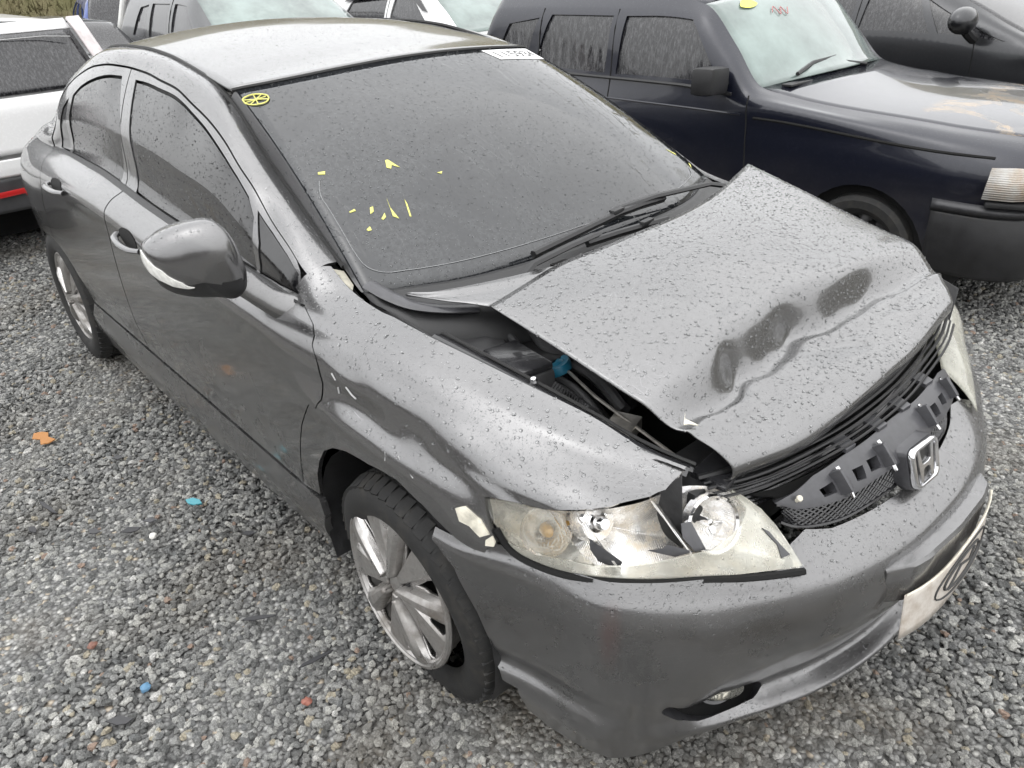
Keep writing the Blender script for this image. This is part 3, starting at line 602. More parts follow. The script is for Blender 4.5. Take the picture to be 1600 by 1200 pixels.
for g in (vline(10.9,-.47,-1.67,30)+vline(9.1,-1.66,-.47,20), vline(10.9,-1.74,-2.56,24)+vline(9.1,-2.62,-1.72,20)):
    o=panel('door_window',FL,g,M_['sideglass'],car,off=-.0055,thick=.004,cell=(.04,.3)); o.data.transform(Matrix.Diagonal((1,-1,1,1))); o.data.flip_normals()
panel('belt_trim',FL,vline(8.93,-.375,-2.69,60)+vline(9.10,-2.685,-.37,60),M_['trim'],car,off=.006,thick=.012,cell=(.03,.1),mirror=True)
def strip_on(name,pts,r,mat,off=.0,mir=True):
    P=FL.p(np.array([a for a,b in pts]),np.array([b for a,b in pts]))+FL.n(np.array([a for a,b in pts]),np.array([b for a,b in pts]))*off
    o=tubeo(name,P,r,mat,car,6)
    if mir: tubeo(name,P*[1,-1,1],r,mat,car,6)
    return o
strip_on('roof_moulding',vline(13,-.36,-2.35,70),.0065,M_['rubber'],.001)
sp=[(-2.33,1.95)]+vline(1.95,-2.33,-.352,50)+TR['sill_front'][1:]+vline(0,-.385,-2.36,40)+[(-2.39,.6),(-2.385,1.2)]
panel('side_skirt',FL,sp,PT,car,off=.004,thick=.02,cell=(.04,.2),mirror=True)
# cavities behind the gaps
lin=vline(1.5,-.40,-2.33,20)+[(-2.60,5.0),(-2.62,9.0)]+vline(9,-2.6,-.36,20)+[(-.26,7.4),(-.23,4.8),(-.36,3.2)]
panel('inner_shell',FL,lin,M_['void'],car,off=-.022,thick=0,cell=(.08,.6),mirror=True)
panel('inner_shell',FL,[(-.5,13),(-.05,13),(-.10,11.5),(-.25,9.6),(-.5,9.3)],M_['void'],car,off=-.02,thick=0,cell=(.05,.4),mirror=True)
# roof
sheet('roof_panel',ROOF,M_['roof'] if 'roof' in M_ else PT,car,.012)
# windshield
sheet('windshield',WG,M_['windshield'],car,.005)
# black band and A-pillar mouldings beside the glass
for sgn in (0,-1):
    e=WG[:,sgn]; y=np.array([e[k]+np.array([0,0,-.004]) for k in range(30)])
    xs=np.interp(np.linspace(0,1,30),[0,1],[-.26,-1.07]); r=FL.p(xs,np.full(30,13.0))*[1,1 if sgn==0 else -1,1]
    m1=(y*.5+r*.5)+np.array([0,0,.002])
    sheet('pillar_moulding',np.array([WG[:,sgn]*.97+WG[:,sgn+1 if sgn==0 else -2]*.03+[0,0,.002],m1,r]),M_['moulding'],car,flip=(sgn==0))
tubeo('header_seal',HEAD+np.array([.004,0,-.004]),.006,M_['rubber'],car,6)
# frit line printed round the edge of the windshield
fr=[(-.93,.45)]+[(-.955+.0*k,.45-.06*k) for k in range(1,6)]+[(-.94,.085),(-.90,.062),(-.82,.058)]+[(-.82+k*.09,.058) for k in range(1,19)]+[(.90,.062),(.94,.085)]
frp=WS.p(np.array([a for a,b in fr]),np.array([b for a,b in fr]))+np.array([.0006,0,.0012])
fo=tubeo('windshield_border_line',crom(frp,3),.0010,simple('pale_border_line',(.24,.245,.25),.4),car,4)
# rear glass and boot lid
bx=[-2.36,-2.6,-2.85,-3.05,-3.2,-3.4,-3.52,-3.57]; G=np.zeros((8,21,3)); q2=np.linspace(-1,1,21)
for j,x in enumerate(bx):
    e=FL.p(np.array(x),np.array(13.0)); w_=-e[1]; G[j,:,0]=x+.05*(1-np.abs(q2)**2)*(-1 if x<-3.3 else .2); G[j,:,1]=q2*w_; G[j,:,2]=e[2]+.04*(1-q2**2)
G[0]=RHEAD[::2]
Gd=crom(G,4)
sheet('rear_window',Gd[:13],M_['sideglass'],car,.005); sheet('boot_lid',Gd[12:],PT,car,.01)
# tail
V=[];zz=[.97,.90,.80,.66,.5,.38,.30]
G=np.zeros((len(zz),21,3))
for j,z in enumerate(zz):
    v=vz(-3.57,z) if j else 13.0; e=FL.p(np.array(-3.57),np.array(v)); G[j,:,0]=-3.57-.05*(1-q2**2); G[j,:,1]=q2*-e[1]; G[j,:,2]=e[2]+(.04*(1-q2**2) if j==0 else 0)
sheet('rear_bumper',G,PT,car,.01)
tl=[(-3.34,8.6),(-3.42,7.6),(-3.44,6.6),(-3.56,6.3),(-3.56,8.8)]
panel('tail_light',FL,tl,M_['red_lens'] if 'red_lens' in M_ else PT,car,off=.004,thick=.012,cell=(.03,.3),mirror=True)
# cowl
cw=np.array([CBq+np.array([.0,0,.001]),CBq+np.array([.035,0,-.014]),CBq*[1,.99,1]+np.array([.09,0,-.022]),CBq*[1,.97,1]+np.array([.16,0,-.06]),CBq*[1,.95,1]+np.array([.20,0,-.14])])
sheet('cowl_panel',crom(cw,3),M_['trim'],car,.004,flip=True)
# hood
row0=[[.032,-.533,.958],[.013,-.291,.985],[.030,-.063,1.0],[.020,.214,1.008],[-.115,.689,1.02]]
crest=[[.459,-.516,.872],[.458,-.357,.928],[.437,-.119,.936],[.423,.218,.936],[.453,.653,.890]]
base=[[.549,-.497,.838],[.561,-.335,.834],[.543,-.096,.834],[.529,.212,.838],[.561,.586,.848]]
front=[[.648,-.465,.778],[.694,-.304,.788],[.697,-.066,.795],[.685,.182,.80],[.644,.496,.81]]
row0,crest,base,front=[np.array(a) for a in (row0,crest,base,front)]
NC=97
def cols(r): 
    c=crom(r,24); return c
r0,rc,rb,rf_=[cols(a) for a in (row0,crest,base,front)]
aa=np.linspace(0,1,NC)
wob=lambda ph,f: np.sin(aa*f*2*np.pi+ph)
env=np.sin(np.pi*np.clip(aa,0,1))**.6
# crash fold across the front: crest and foot wander, face between them is steep
sc1=.016*wob(.4,1.5)*env+.004*wob(2.1,4.1)*env
rc=rc+np.stack([.024*env+sc1,0*aa,0*aa],1)
rb=rb+np.stack([-.004*env+sc1+.002*wob(2.9,6.2)*env,0*aa,0*aa],1)
rb[:,0]=rb[:,0]*(1-env)+(rc[:,0]+.069+.005*wob(2.2,2.2)+.009*wob(2.0,4.3)+.005*wob(.3,8.1))*env
m1=r0*.66+rc*.34+np.stack([0*aa,0*aa,.012*env],1); m2=r0*.33+rc*.67+np.stack([0*aa,0*aa,.012*env],1)
m25=r0*.12+rc*.88+np.stack([0*aa,0*aa,.006*env],1)
mid=rc*.5+rb*.5+np.stack([.001*wob(.8,4.4)*env,0*aa,0*aa],1)
f1=rb*.72+rf_*.28+np.stack([0*aa,0*aa,.006+.004*wob(.5,2.7)*env],1); f2=rb*.30+rf_*.70+np.stack([0*aa,0*aa,.012+.003*wob(1.5,3.3)*env],1)
lip=rf_+np.array([-.002,0,-.022]); lip2=rf_+np.array([-.02,0,-.036])
HG=crom(np.array([r0,m1,m2,m25,rc,rb,rb*.85+f1*.15+np.array([0,0,.003]),f1,f2,rf_,lip,lip2]),8)
U,Vv=np.meshgrid(aa,np.linspace(0,1,len(HG)))
HG[...,2]+=.0016*np.sin(U*19+Vv*7)*np.sin(Vv*17-U*5)
# creases radiating from the fold
for (u0,v0,u1,v1,wd,am) in [(.62,.60,.72,.70,.010,.004),(.06,.62,.34,.62,.012,.003),(.80,.62,.88,.68,.012,-.003),(.40,.66,.50,.72,.012,.003),(.22,.40,.30,.47,.02,-.002),(.66,.38,.72,.46,.02,-.002)]:
    d=np.array([u1-u0,v1-v0]); Ld=np.linalg.norm(d); d/=Ld; s1=(U-u0)*d[0]+(Vv-v0)*d[1]; s2=-(U-u0)*d[1]+(Vv-v0)*d[0]
    HG[...,2]+=am*np.exp(-(s2/wd)**2)*np.clip(np.sin(np.pi*np.clip(s1/Ld,0,1)),0,1)
hood=sheet('hood',HG,PT,car,.004,flip=True); hood['label']='crumpled grey hood folded across its front half'
# rear corner of the hood, bent flat
a_=np.array([[-.171,-.621,.958],[-.12,-.600,.956],[-.065,-.577,.955],[-.02,-.555,.956],[.030,-.534,.956]])
b_=np.array([[-.168,-.618,.960],[-.12,-.587,.965],[-.082,-.532,.970],[-.038,-.433,.975],[.012,-.300,.983]])
FG=np.array([a_*(1-t)+b_*t+np.array([0,0,-.006*math.sin(math.pi*t)]) for t in np.linspace(0,1,6)])
FG=np.swapaxes(crom(np.swapaxes(FG,0,1),5),0,1)
sheet('hood_corner',FG,PT,car,.003)
# bumper skin
fog=smooth_poly(TR['fog'],3)
ae=TR['bumper_arch']
bp=vline(0,ae[-1][0]+.004,BUL-ae[-1][0]-.004,60)+[(BUL-a,b) for a,b in ae[::-1]]+vline(9,BUL-ae[0][0],ae[0][0],90)+ae
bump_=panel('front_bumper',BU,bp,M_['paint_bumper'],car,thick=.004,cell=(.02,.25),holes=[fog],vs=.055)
# ---------------------------------------------------------------- wheels
def alloy_mat():
    m=NT('dirty_alloy'); n=m.noise(9,7,.65); d=m.ramp(n,[(.38,0.0),(.68,1.0)]); f=m.noise(70,4,.7)
    c=m.mixc(d,(.50,.49,.48),(.13,.115,.10)); c=m.mixc(m.math('MULTIPLY',f,.25),c,(.25,.24,.23))
    m.set(color=c,metal=m.math('SUBTRACT',.95,m.math('MULTIPLY',d,.55)),rough=m.math('ADD',.22,m.math('MULTIPLY',d,.4)),normal=m.bump(f,.0006,.5)); return m.m
M_['alloy']=alloy_mat()
def tyre_mat():
    m=NT('dusty_tyre'); n=m.noise(14,6,.7); g=m.n('NewGeometry')
    c=m.mixc(m.ramp(n,[(.5,0.0),(.8,.6)]),(.012,.012,.012),(.06,.053,.043)); m.set(color=c,rough=.75,normal=m.bump(m.noise(160,3),.0008,.6)); return m.m
M_['tyre']=tyre_mat()
def rim_face(r_hub,R,depth,nr=26,na=360):
    """five straight spokes with a raised flat ridge, a slot on either side and a wide web between"""
    V=[];F=[]
    lin=lambda x,a,b: float(np.interp(x,a,b))
    for j in range(nr+1):
        t=j/nr; r=r_hub+(R-r_hub)*t
        for i in range(na):
            s=(360*i/na)%72
            h=depth*(.2+.8*t)
            h+=(1-t**6)*lin(s,[0,3.5,6,9,15,18,20.5,24,36,40,60,64,72],[-.010,-.008,.012,.020,.020,.012,-.008,-.010,-.010,.002,.002,-.010,-.010])
            if t>.94: h=depth+.004
            ang=math.radians(360*i/na); V.append((r*math.cos(ang),h,r*math.sin(ang)))
    for j in range(nr):
        t=(j+.5)/nr
        for i in range(na):
            s=(360*(i+.5)/na)%72; wd=6.6*min(1,((t-.30)/.30))*min(1,(.90-t)/.06)**.5 if .30<t<.90 else 0
            if abs(s-28)<wd or abs((s+36)%72-36+4)<wd: continue
            k=(i+1)%na; F.append((j*na+i,(j+1)*na+i,(j+1)*na+k,j*na+k))
    return V,F
def make_wheel(parent,c,R,tyreR,tyreW,steer=0,camber=0,side=-1,name='wheel',tyre_c=None,tyre_tilt=0,full=True):
    w=empty(name); w.parent=parent; w.location=c; w.rotation_euler=(camber,0,steer+(0 if side<0 else math.pi))
    V,F=rim_face(.035,R,-.012,40,720) if side<0 else rim_face(.035,R,-.012)
    # local axis: -y is outward
    V=[(x,-h-.0,z) for x,h,z in V]; F=[f for f in F]
    o=mesh('rim',V,F,M_['alloy'],w,True,None,14); m=o.modifiers.new('s','SOLIDIFY'); m.thickness=.012; m.offset=0
    bm=bmesh.new(); lathe(bm,[(R-.012,.006),(R-.004,-.002),(R+.003,.0),(R+.005,.008),(R-.001,.018),(R-.012,.024),(R-.016,.05),(R-.03,.09),(R-.032,.15),(R-.012,.17),(R-.002,.178)],64)
    bmesh.ops.recalc_face_normals(bm,faces=bm.faces); frombm('rim_barrel',bm,M_['alloy'],w)
    bm=bmesh.new(); lathe(bm,[(.0001,-.004),(.018,-.004),(.026,.0),(.030,.008),(.036,.012)],28); 
    bmesh.ops.recalc_face_normals(bm,faces=bm.faces); frombm('hub_cap',bm,M_['alloy'],w)
    for k in range(5):
        a=R_(72*k+30); bm=bmesh.new(); lathe(bm,[(.0001,-.001),(.008,-.001),(.009,.004),(.009,.02)],8)
        bmesh.ops.translate(bm,verts=bm.verts,vec=(.055*math.cos(a),.004,.055*math.sin(a))); frombm('wheel_nut',bm,M_['trim'],w)
    bm=bmesh.new(); lathe(bm,[(.0001,.06),(R-.035,.06),(R-.035,.075),(.0001,.075)],32); frombm('brake_disc',bm,M_['dark'],w)
    t=empty('tyre_x') if False else w
    prof=[]; W=tyreW/2; ri=R-.006; H=tyreR-ri
    for a,b in [(0,-.80),(.12,-.93),(.35,-1.03),(.6,-1.03),(.82,-.94),(.93,-.84),(.985,-.70),(1.0,-.4),(1.0,0),(1.0,.4),(.985,.70),(.93,.84),(.82,.94),(.6,1.03),(.35,1.03),(.12,.93),(0,.80)]: prof.append((ri+H*a,b*W))
    bm=bmesh.new(); lathe(bm,prof,72); bmesh.ops.recalc_face_normals(bm,faces=bm.faces)
    ty=frombm('tyre',bm,M_['tyre'],w)
    if tyre_c is not None: ty.location=tyre_c; ty.rotation_euler=(tyre_tilt,0,0)
    else: ty.location=(0,tyreW/2-.012,0)
    # tread blocks
    bm=bmesh.new(); n=54
    for k in range(n):
        a=2*math.pi*k/n
        for b0,b1,tw in ((-.93,-.42,.05),(-.36,-.05,-.03),(.05,.36,.03),(.42,.93,-.05)):
            rr=tyreR+.004 if abs(b0+b1)<1 else tyreR-.002
            cx=(b0+b1)/2*W; rot=Matrix.Rotation(-a,3,'Y')@Matrix.Rotation(tw*3,3,'X')
            edge=abs(b0+b1)>1
            if edge: rot=rot@Matrix.Rotation((.30 if b0>0 else -.30),3,'Z')
            box(bm,(math.cos(a)*(rr-.006),cx,math.sin(a)*(rr-.006)),(.014,(b1-b0)*W,2*math.pi*tyreR/n*.74),rot)
    tb=frombm('tread',bm,M_['tyre'],ty,False,0)
    return w
RW=make_wheel(car,(-2.712,-.856,.309),.213,.316,.205,0,0)
RW['label']='dirty alloy wheel at the rear with inflated tyre'
FW=make_wheel(car,(.021,-.868,.336),.215,.308,.185,R_(-1.9),R_(-3.8),tyre_c=(.012,.112,-.028),tyre_tilt=R_(9))
FW['label']='scuffed alloy wheel standing out from its flat tyre'
for x in (-2.712,.0): make_wheel(car,(x,.856,.31),.213,.316,.205,0,0,1)
# dark wheel housings
for x,sx in ((0.0,-1),(-2.7,-1),(0.0,1),(-2.7,1)):
    bm=bmesh.new(); n=20; prev=None
    for k in range(n+1):
        a=math.pi*(k/n)*1.24-.38; p=[bm.verts.new((x+.36*math.cos(a),sx*y,.31+.355*math.sin(a))) for y in (.845,.45)]
        if prev: bm.faces.new((prev[0],prev[1],p[1],p[0]))
        prev=p
    vs_=[v for v in bm.verts if abs(abs(v.co.y)-.45)<1e-4]; bm.faces.new(vs_)
    frombm('wheel_housing',bm,M_['dark'],car)
# ---------------------------------------------------------------- headlight, grille, emblem, plate
def lens_mat(name,col,rough,tr):
    m=NT(name); d=m.ramp(m.noise(16,6,.7),[(.35,0.0),(.7,1.0)])
    m.set(color=m.mixc(d,col,tuple(c*.72 for c in col)),rough=m.math('ADD',rough,m.math('MULTIPLY',d,.25)),trans=tr,ior=1.3,coat=.6,coatr=.05)
    m.set(normal=m.bump(m.drops(((130,.36,.5),)),1.0,.7)); return m.m
M_['lens']=lens_mat('yellowed_lens',(.88,.87,.78),.06,.88)
M_['lens_in']=lens_mat('clouded_lens',(.84,.83,.74),.14,.65)
def refl_mat():
    m=NT('silvered_reflector'); d=m.ramp(m.noise(22,6,.7),[(.42,0.0),(.72,1.0)]); rib=m.n('TexWave',wave_type='BANDS',bands_direction='DIAGONAL'); m.l(m.co(),rib.inputs[0]); rib.inputs['Scale'].default_value=120
    m.set(color=m.mixc(d,(.88,.88,.88),(.66,.58,.46)),metal=m.math('SUBTRACT',.85,m.math('MULTIPLY',d,.6)),rough=m.math('ADD',.12,m.math('MULTIPLY',d,.3)),normal=m.bump(rib.outputs[1],.002,.25)); return m.m
M_['refl']=refl_mat()
M_['pale']=simple('bare_pale_plastic',(.60,.57,.48),.5,nscale=26,namp=.35,bump=.004,bscale=40)
M_['greyplastic']=simple('dark_grey_plastic',(.055,.055,.06),.38,nscale=40,namp=.2,coat=.15)
M_['blackwet']=simple('wet_black_plastic',(.022,.022,.024),.22,nscale=50,coat=.5,bump=.0004,bscale=300)
hl=empty('headlight'); hl.parent=car; hl['label']='smashed clear headlight with yellowed lens and loose shards'
# bowl behind the lens
us_=np.linspace(0,1,43); ins=np.array([.0,0,.35,.8,1,1,.95,.6])
def bowl(dep,name,mat,v0=0.0,v1=1.0,u0=.02,u1=.99,n=9):
    uu=np.linspace(u0,u1,46); G=[]
    for a in np.linspace(0,1,n):
        v=v0+(v1-v0)*a; f=(4*a*(1-a))**.45
        k=dep*f*np.clip(np.sin(np.pi*np.clip((uu-u0)/(u1-u0),0,1)),0,1)**.4
        G.append(HL.p(uu,np.full(46,v))-HL.n(uu,np.full(46,v))*(.006+k)[:,None])
    return sheet(name,np.array(G),mat,hl,0)
bowl(.085,'lamp_bowl',M_['refl'])
panel('lens',HL,TR['hl_outer_lens'],M_['lens'],hl,off=.001,thick=.004,cell=(.02,.08),vs=.5)['label']='intact outer lens over the turn signal'
lo=[(min(max(a,0.005),.995),min(max(b,.0),1)) for a,b in TR['hl_low_lens']]
panel('lens',HL,lo,M_['lens_in'],hl,off=.0015,thick=.004,cell=(.02,.08),vs=.5)
for k in 'ABCD':
    panel('lens_shard',HL,TR['hl_shard'+k],M_['greyplastic'],hl,off=-.012 if k!='D' else .004,thick=.003,cell=(.05,.2),vs=.5)
def basis(n):
    n=Vector(n).normalized(); a=n.cross(Vector((0,0,1))).normalized(); b=a.cross(n); return Matrix((a,n,b)).transposed()   # local y = n
def place(o,p,n):
    o.matrix_local=Matrix.Translation(Vector(p))@basis(n).to_4x4(); return o
def disc_part(name,prof,mat,parent,p,n,seg=36):
    bm=bmesh.new(); lathe(bm,prof,seg); bmesh.ops.recalc_face_normals(bm,faces=bm.faces); return place(frombm(name,bm,mat,parent),p,n)
u,v=TR['hl_refl'][0]; p=HL.p(np.array(u),np.array(v)); n=np.array([.86,-.30,.42])
disc_part('reflector_ring',[(.050,.004),(.054,.008),(.057,.004),(.057,-.02),(.050,-.02),(.050,.004)],M_['chrome'],hl,p-n*.03,n)
disc_part('reflector_bowl',[(.0005,-.045),(.012,-.044),(.025,-.036),(.038,-.022),(.050,.0)],M_['refl'],hl,p-n*.032,n)
disc_part('bulb',[(.0005,.0),(.006,-.002),(.008,-.01),(.008,-.04)],M_['chrome'],hl,p-n*.035,n,16)
u,v=TR['hl_bulb'][0]; p=HL.p(np.array(u),np.array(v))-np.array([.028,-.012,.012]); n=np.array([.75,-.15,.35])
disc_part('projector_shell',[(.0005,.030),(.010,.030),(.013,.024),(.0135,.0),(.022,-.004),(.030,-.02),(.036,-.05)],M_['chrome'],hl,p,n,24)
disc_part('lamp_socket',[(.020,.004),(.034,.006),(.038,-.004),(.040,-.03)],M_['refl'],hl,p,n,24)
disc_part('turn_bowl',[(.0005,-.05),(.02,-.047),(.036,-.035),(.046,-.012),(.05,.0)],M_['refl'],hl,HL.p(np.array(.27),np.array(.55))-HL.n(np.array(.27),np.array(.55))*.02,(.7,-.55,.35))
disc_part('turn_bulb',[(.0005,.018),(.008,.015),(.012,.005),(.012,-.02)],simple('amber_bulb',(.55,.33,.10),.2,coat=.5),hl,HL.p(np.array(.27),np.array(.5))-HL.n(np.array(.27),np.array(.5))*.035,(.7,-.55,.35),18)
# silver divider blades inside
for (a,b) in (((.40,.95),(.52,.12)),((.60,.95),(.70,.15))):
    P0=HL.p(np.array(a[0]),np.array(a[1])); P1=HL.p(np.array(b[0]),np.array(b[1])); nn=HL.n(np.array(.5),np.array(.5))
    prism('reflector_blade',[P0-nn*.01,P1-nn*.006,P1-nn*.06,P0-nn*.05],(.004,.003,.0),M_['refl'],hl)
# black seat under the lens
seat=np.array([HL.p(np.linspace(0.02,1,40),np.zeros(40))+np.array([.002,-.002,d]) for d in (.004,-.012)])
tubeo('lamp_seat',HL.p(np.linspace(0.03,.995,40),np.zeros(40))+np.array([.004,-.003,-.004]),.0075,M_['void'],hl,6)
# left headlight, cracked, same shape mirrored
hl2=empty('headlight'); hl2.parent=car; hl2['label']='left headlight with yellowed lens half hidden by the hood'
G2=HL.G[::3,::2]*[1,-1,1]; sheet('lens',G2,M_['lens_in'],hl2,.003,flip=True)
# pale torn stickers / exposed foam on fender corner
for nm,pts in (('torn_foam',[(.285,4.75),(.305,5.05),(.345,4.95),(.37,4.55),(.352,4.25),(.325,4.45),(.30,4.4)]),('torn_foam',[(.376,4.55),(.384,4.35),(.383,4.12),(.366,4.0),(.365,4.25)])):
    panel(nm,FL,pts,M_['pale'],car,off=.004,thick=.004,cell=(.02,.2))
# ---- grille
gr=empty('grille'); gr.parent=car; gr['label']='broken black grille frame with honeycomb mesh'
cl=lambda P,lo=.01,hi=.99:[(min(max(a,lo),hi),min(max(b,.0),1.0)) for a,b in P]
bar=[(.03,.62),(.10,.72),(.17,.86),(.24,.92),(.36,.95),(.44,.97),(.50,.98),(.58,.97),(.66,.95),(.76,.94),(.84,.90),(.90,.80),(.955,.62),(.94,.40),(.87,.42),(.80,.44),(.70,.46),(.63,.48),(.50,.44),(.385,.44),(.31,.44),(.23,.40),(.15,.42),(.09,.45)]
holes=[cl(h) for h in TR['g_holes']]
panel('grille_bar',GRI,bar,M_['greyplastic'],gr,off=.012,thick=.022,cell=(.02,.08),vs=.12,holes=holes)
bk=[(.02,.0),(.98,.0),(.98,1),(.02,1)]
panel('grille_back',GRI,bk,M_['void'],gr,off=-.035,thick=0,cell=(.05,.2),vs=.12)
bm=bmesh.new()                                               # honeycomb mesh below the bar
def gp(u,v,o=.0): return GRI.p(np.array(u),np.array(v))+GRI.n(np.array(u),np.array(v))*o
for k in range(-8,52):
    for s in (1,-1):
        pts=[]
        for t in np.linspace(0,1,9):
            u_=.02+k*.022+ (t*.115 if s>0 else .115-t*.115); v_=.02+t*.5
            if .03<u_<.97: pts.append(gp(u_,v_,-.006))
        if len(pts)>1: tube(bm,pts,.0023,4,False)
for v_ in (.02,.5): tube(bm,[gp(u_,v_,-.004) for u_ in np.linspace(.03,.97,40)],.0045,6,False)
frombm('grille_mesh',bm,M_['blackwet'],gr)
for a,b in TR['g_clips']:
    P0=gp(*a,.020); P1=gp(*b,.022); tubeo('chrome_clip',[P0,P0*.5+P1*.5+np.array([.003,0,.002]),P1],.0042,M_['chrome'],gr,6)
    boxo('clip_holder',tuple((P0*.5+P1*.5)-np.array([.012,.012,.004])),(.05,.012,.06),M_['greyplastic'],gr,Matrix.Rotation(R_(48),3,'Y'),.003)
for u_ in (.27,.42,.60,.77):                                  # wavy upper tabs
    P0=gp(u_,.98,.012); prism('grille_tab',[P0+np.array([-.028,-.020,.004]),P0+np.array([-.024,.022,.004]),P0+np.array([.008,.018,-.004]),P0+np.array([.006,-.016,-.004])],(0,0,.009),M_['greyplastic'],gr)
sc_=gp(.10,.62,.02); disc_part('screw',[(.0005,.008),(.006,.008),(.007,.004),(.004,.004),(.004,-.01)],M_['pale'],gr,sc_,(.5,-.3,.8),8)
# emblem pod and emblem
ec=Vector((.824,-.004,.654)); en=Vector((.95,-.03,.29)).normalized()
EB=Matrix((Vector((0,1,0)).cross(en).cross(en).normalized()*-1 if False else (en.cross(Vector((0,0,1))).normalized()*-1),en,Vector((0,0,1)))).transposed()
ex=(Vector((0,0,1)).cross(en)).normalized(); ez=en.cross(ex).normalized()
def ep(a,b,d=0): return ec+ex*a+ez*b+en*d
def rrect(w,h,r,n=6,tw=1.0):
    o=[]
    for cx,cy,a0 in ((w-r,h-r,0),(-w+r,h-r,90),(-w+r,-h+r,180),(w-r,-h+r,270)):
        for k in range(n+1):
            a=R_(a0+90*k/n); x=cx+r*math.cos(a); y=cy+r*math.sin(a); o.append((x*(1+(tw-1)*(y/h+1)/2),y))
    return o
em=empty('emblem'); em.parent=car
out=rrect(.050,.047,.018,6,1.12); n_=len(out); bm=bmesh.new(); rings=[]
for s,d in ((1.0,-.004),(1.0,.004),(.96,.008),(.86,.008),(.82,.004),(.82,-.004)): rings.append([bm.verts.new(ep(a*s,b*s,d)) for a,b in out])
for i in range(len(rings)-1):
    for k in range(n_): bm.faces.new((rings[i][k],rings[i][(k+1)%n_],rings[i+1][(k+1)%n_],rings[i+1][k]))
bmesh.ops.recalc_face_normals(bm,faces=bm.faces); frombm('emblem_ring',bm,M_['chrome'],em)
prism('emblem_back',[ep(a*.9,b*.9,-.006) for a,b in out],tuple(en*.006),M_['gloss_black'],em)
H=[(.9*a_,.9*b_) for a_,b_ in [(-.040,.043),(-.026,.043),(-.019,.007),(-.012,.003),(.012,.003),(.019,.007),(.026,.043),(.040,.043),(.030,-.042),(.018,-.042),(.014,-.012),(.009,-.009),(-.009,-.009),(-.014,-.012),(-.018,-.042),(-.030,-.042)]]
prism('emblem_letter',[ep(a,b,.0) for a,b in H],tuple(en*.006),M_['chrome'],em,30,.0012)
pod=[[ep(a*1.06,b*1.06,-.006) for a,b in out],[ep(a*1.10,b*1.10,-.03) for a,b in out],[Vector((.745,a*1.5+.0,.672+b*.62)) for a,b in out]]
bm=bmesh.new(); rg=[[bm.verts.new(q) for q in r] for r in pod]
for i in range(2):
    for k in range(n_): bm.faces.new((rg[i][k],rg[i][(k+1)%n_],rg[i+1][(k+1)%n_],rg[i+1][k]))
bm.faces.new(rg[0]); bmesh.ops.recalc_face_normals(bm,faces=bm.faces); frombm('emblem_pod',bm,M_['greyplastic'],em)
# rubber hood seal strips and radiator top, between hood and grille
sl_=np.array([[.60,-.50,.735],[.645,-.41,.742],[.679,-.27,.748],[.697,-.14,.752],[.70,-.041,.754],[.695,.10,.755],[.680,.221,.756],[.64,.45,.758],[.61,.55,.758]]); sl_=crom(sl_,5)
for k,(dx,dz,r) in enumerate(((-.012,.008,.006),(.002,.002,.0032),(.013,-.004,.004),(.024,-.011,.0026),(.034,-.018,.003))):
    tubeo('hood_seal',sl_*[1,.98,1]+np.array([dx,0,dz]),r,M_['trim'],car,6)
for k in range(7):
    tubeo('radiator_fin',np.stack([np.interp(np.linspace(0,1,20),np.linspace(0,1,len(sl_)),sl_[:,i]) for i in range(3)],1)*[1,.9,1]+np.array([-.008+.0*k,0,-.035-.012*k]),.003,M_['blackwet'],car,4)
boxo('radiator_support',(.55,0,.60),(.12,1.05,.26),M_['dark'],car,None,.01)
# plate holder bar and bent plate
bp_=[]
for y in np.linspace(-.235,.235,24):
    x=float(np.interp(abs(y),[0,.14,.24],[.897,.890,.868])); bp_.append((x,y))
bm=bmesh.new(); rg=[]
for i,(x,y) in enumerate(bp_):
    e=min(1,min(i,23-i)/2.0); t_=.012+.020*e
    rg.append([bm.verts.new(q) for q in ((x-.015,y,.535-.006*(1-e)),(x+t_-.006,y,.538-.006*(1-e)),(x+t_,y,.530-.006*(1-e)),(x+t_-.002,y,.445),(x-.015,y,.44))])
for i in range(len(rg)-1):
    for k in range(4): bm.faces.new((rg[i][k],rg[i][k+1],rg[i+1][k+1],rg[i+1][k]))
bm.faces.new(rg[0]); bm.faces.new(rg[-1][::-1]); bmesh.ops.recalc_face_normals(bm,faces=bm.faces); frombm('plate_holder',bm,PT,car)
pl=empty('license_plate'); pl.parent=car; pl['label']='bent pale license plate'
def plate_mat():
    m=NT('weathered_plate'); c=m.sep(1); z=m.sep(2)
    base=m.mixc(m.ramp(m.noise(30,6,.7),[(.4,0.0),(.7,1.0)]),(.62,.58,.53),(.42,.36,.30)); m.set(color=base,rough=.45,metal=.1,coat=.2); return m.m
ys=np.linspace(-.205,.215,30); PG=[]
for zz in np.linspace(0,1,7):
    row=[]
    for y in ys:
        b=1-((y-.0)/.21)**2; x=.930+.010*b+.009*(1-zz); z=.372+.118*zz+.012*(y/.2)+(.010*math.sin(y*9))
        row.append((x-.018*(abs(y)/.21)**3,y,z))
    PG.append(row)
PG=np.array(PG); sheet('plate_sheet',PG,plate_mat(),pl,.002)
PS=Surf(ys,PG,6)
M_['ink']=simple('dark_print',(.035,.035,.035),.5)
def ring_on(u0,v0,ru,rv,w,name):
    P=[]
    for k in range(33):
        a=2*math.pi*k/32; P.append(PS.p(np.array(u0+ru*math.cos(a)),np.array(v0+rv*math.sin(a)))+np.array([.0015,0,0]))
    tubeo(name,P,w,M_['ink'],pl,4)
ring_on(.02,.5,.125,.36,.0022,'plate_ring'); ring_on(.015,.5,.085,.24,.003,'plate_ring')
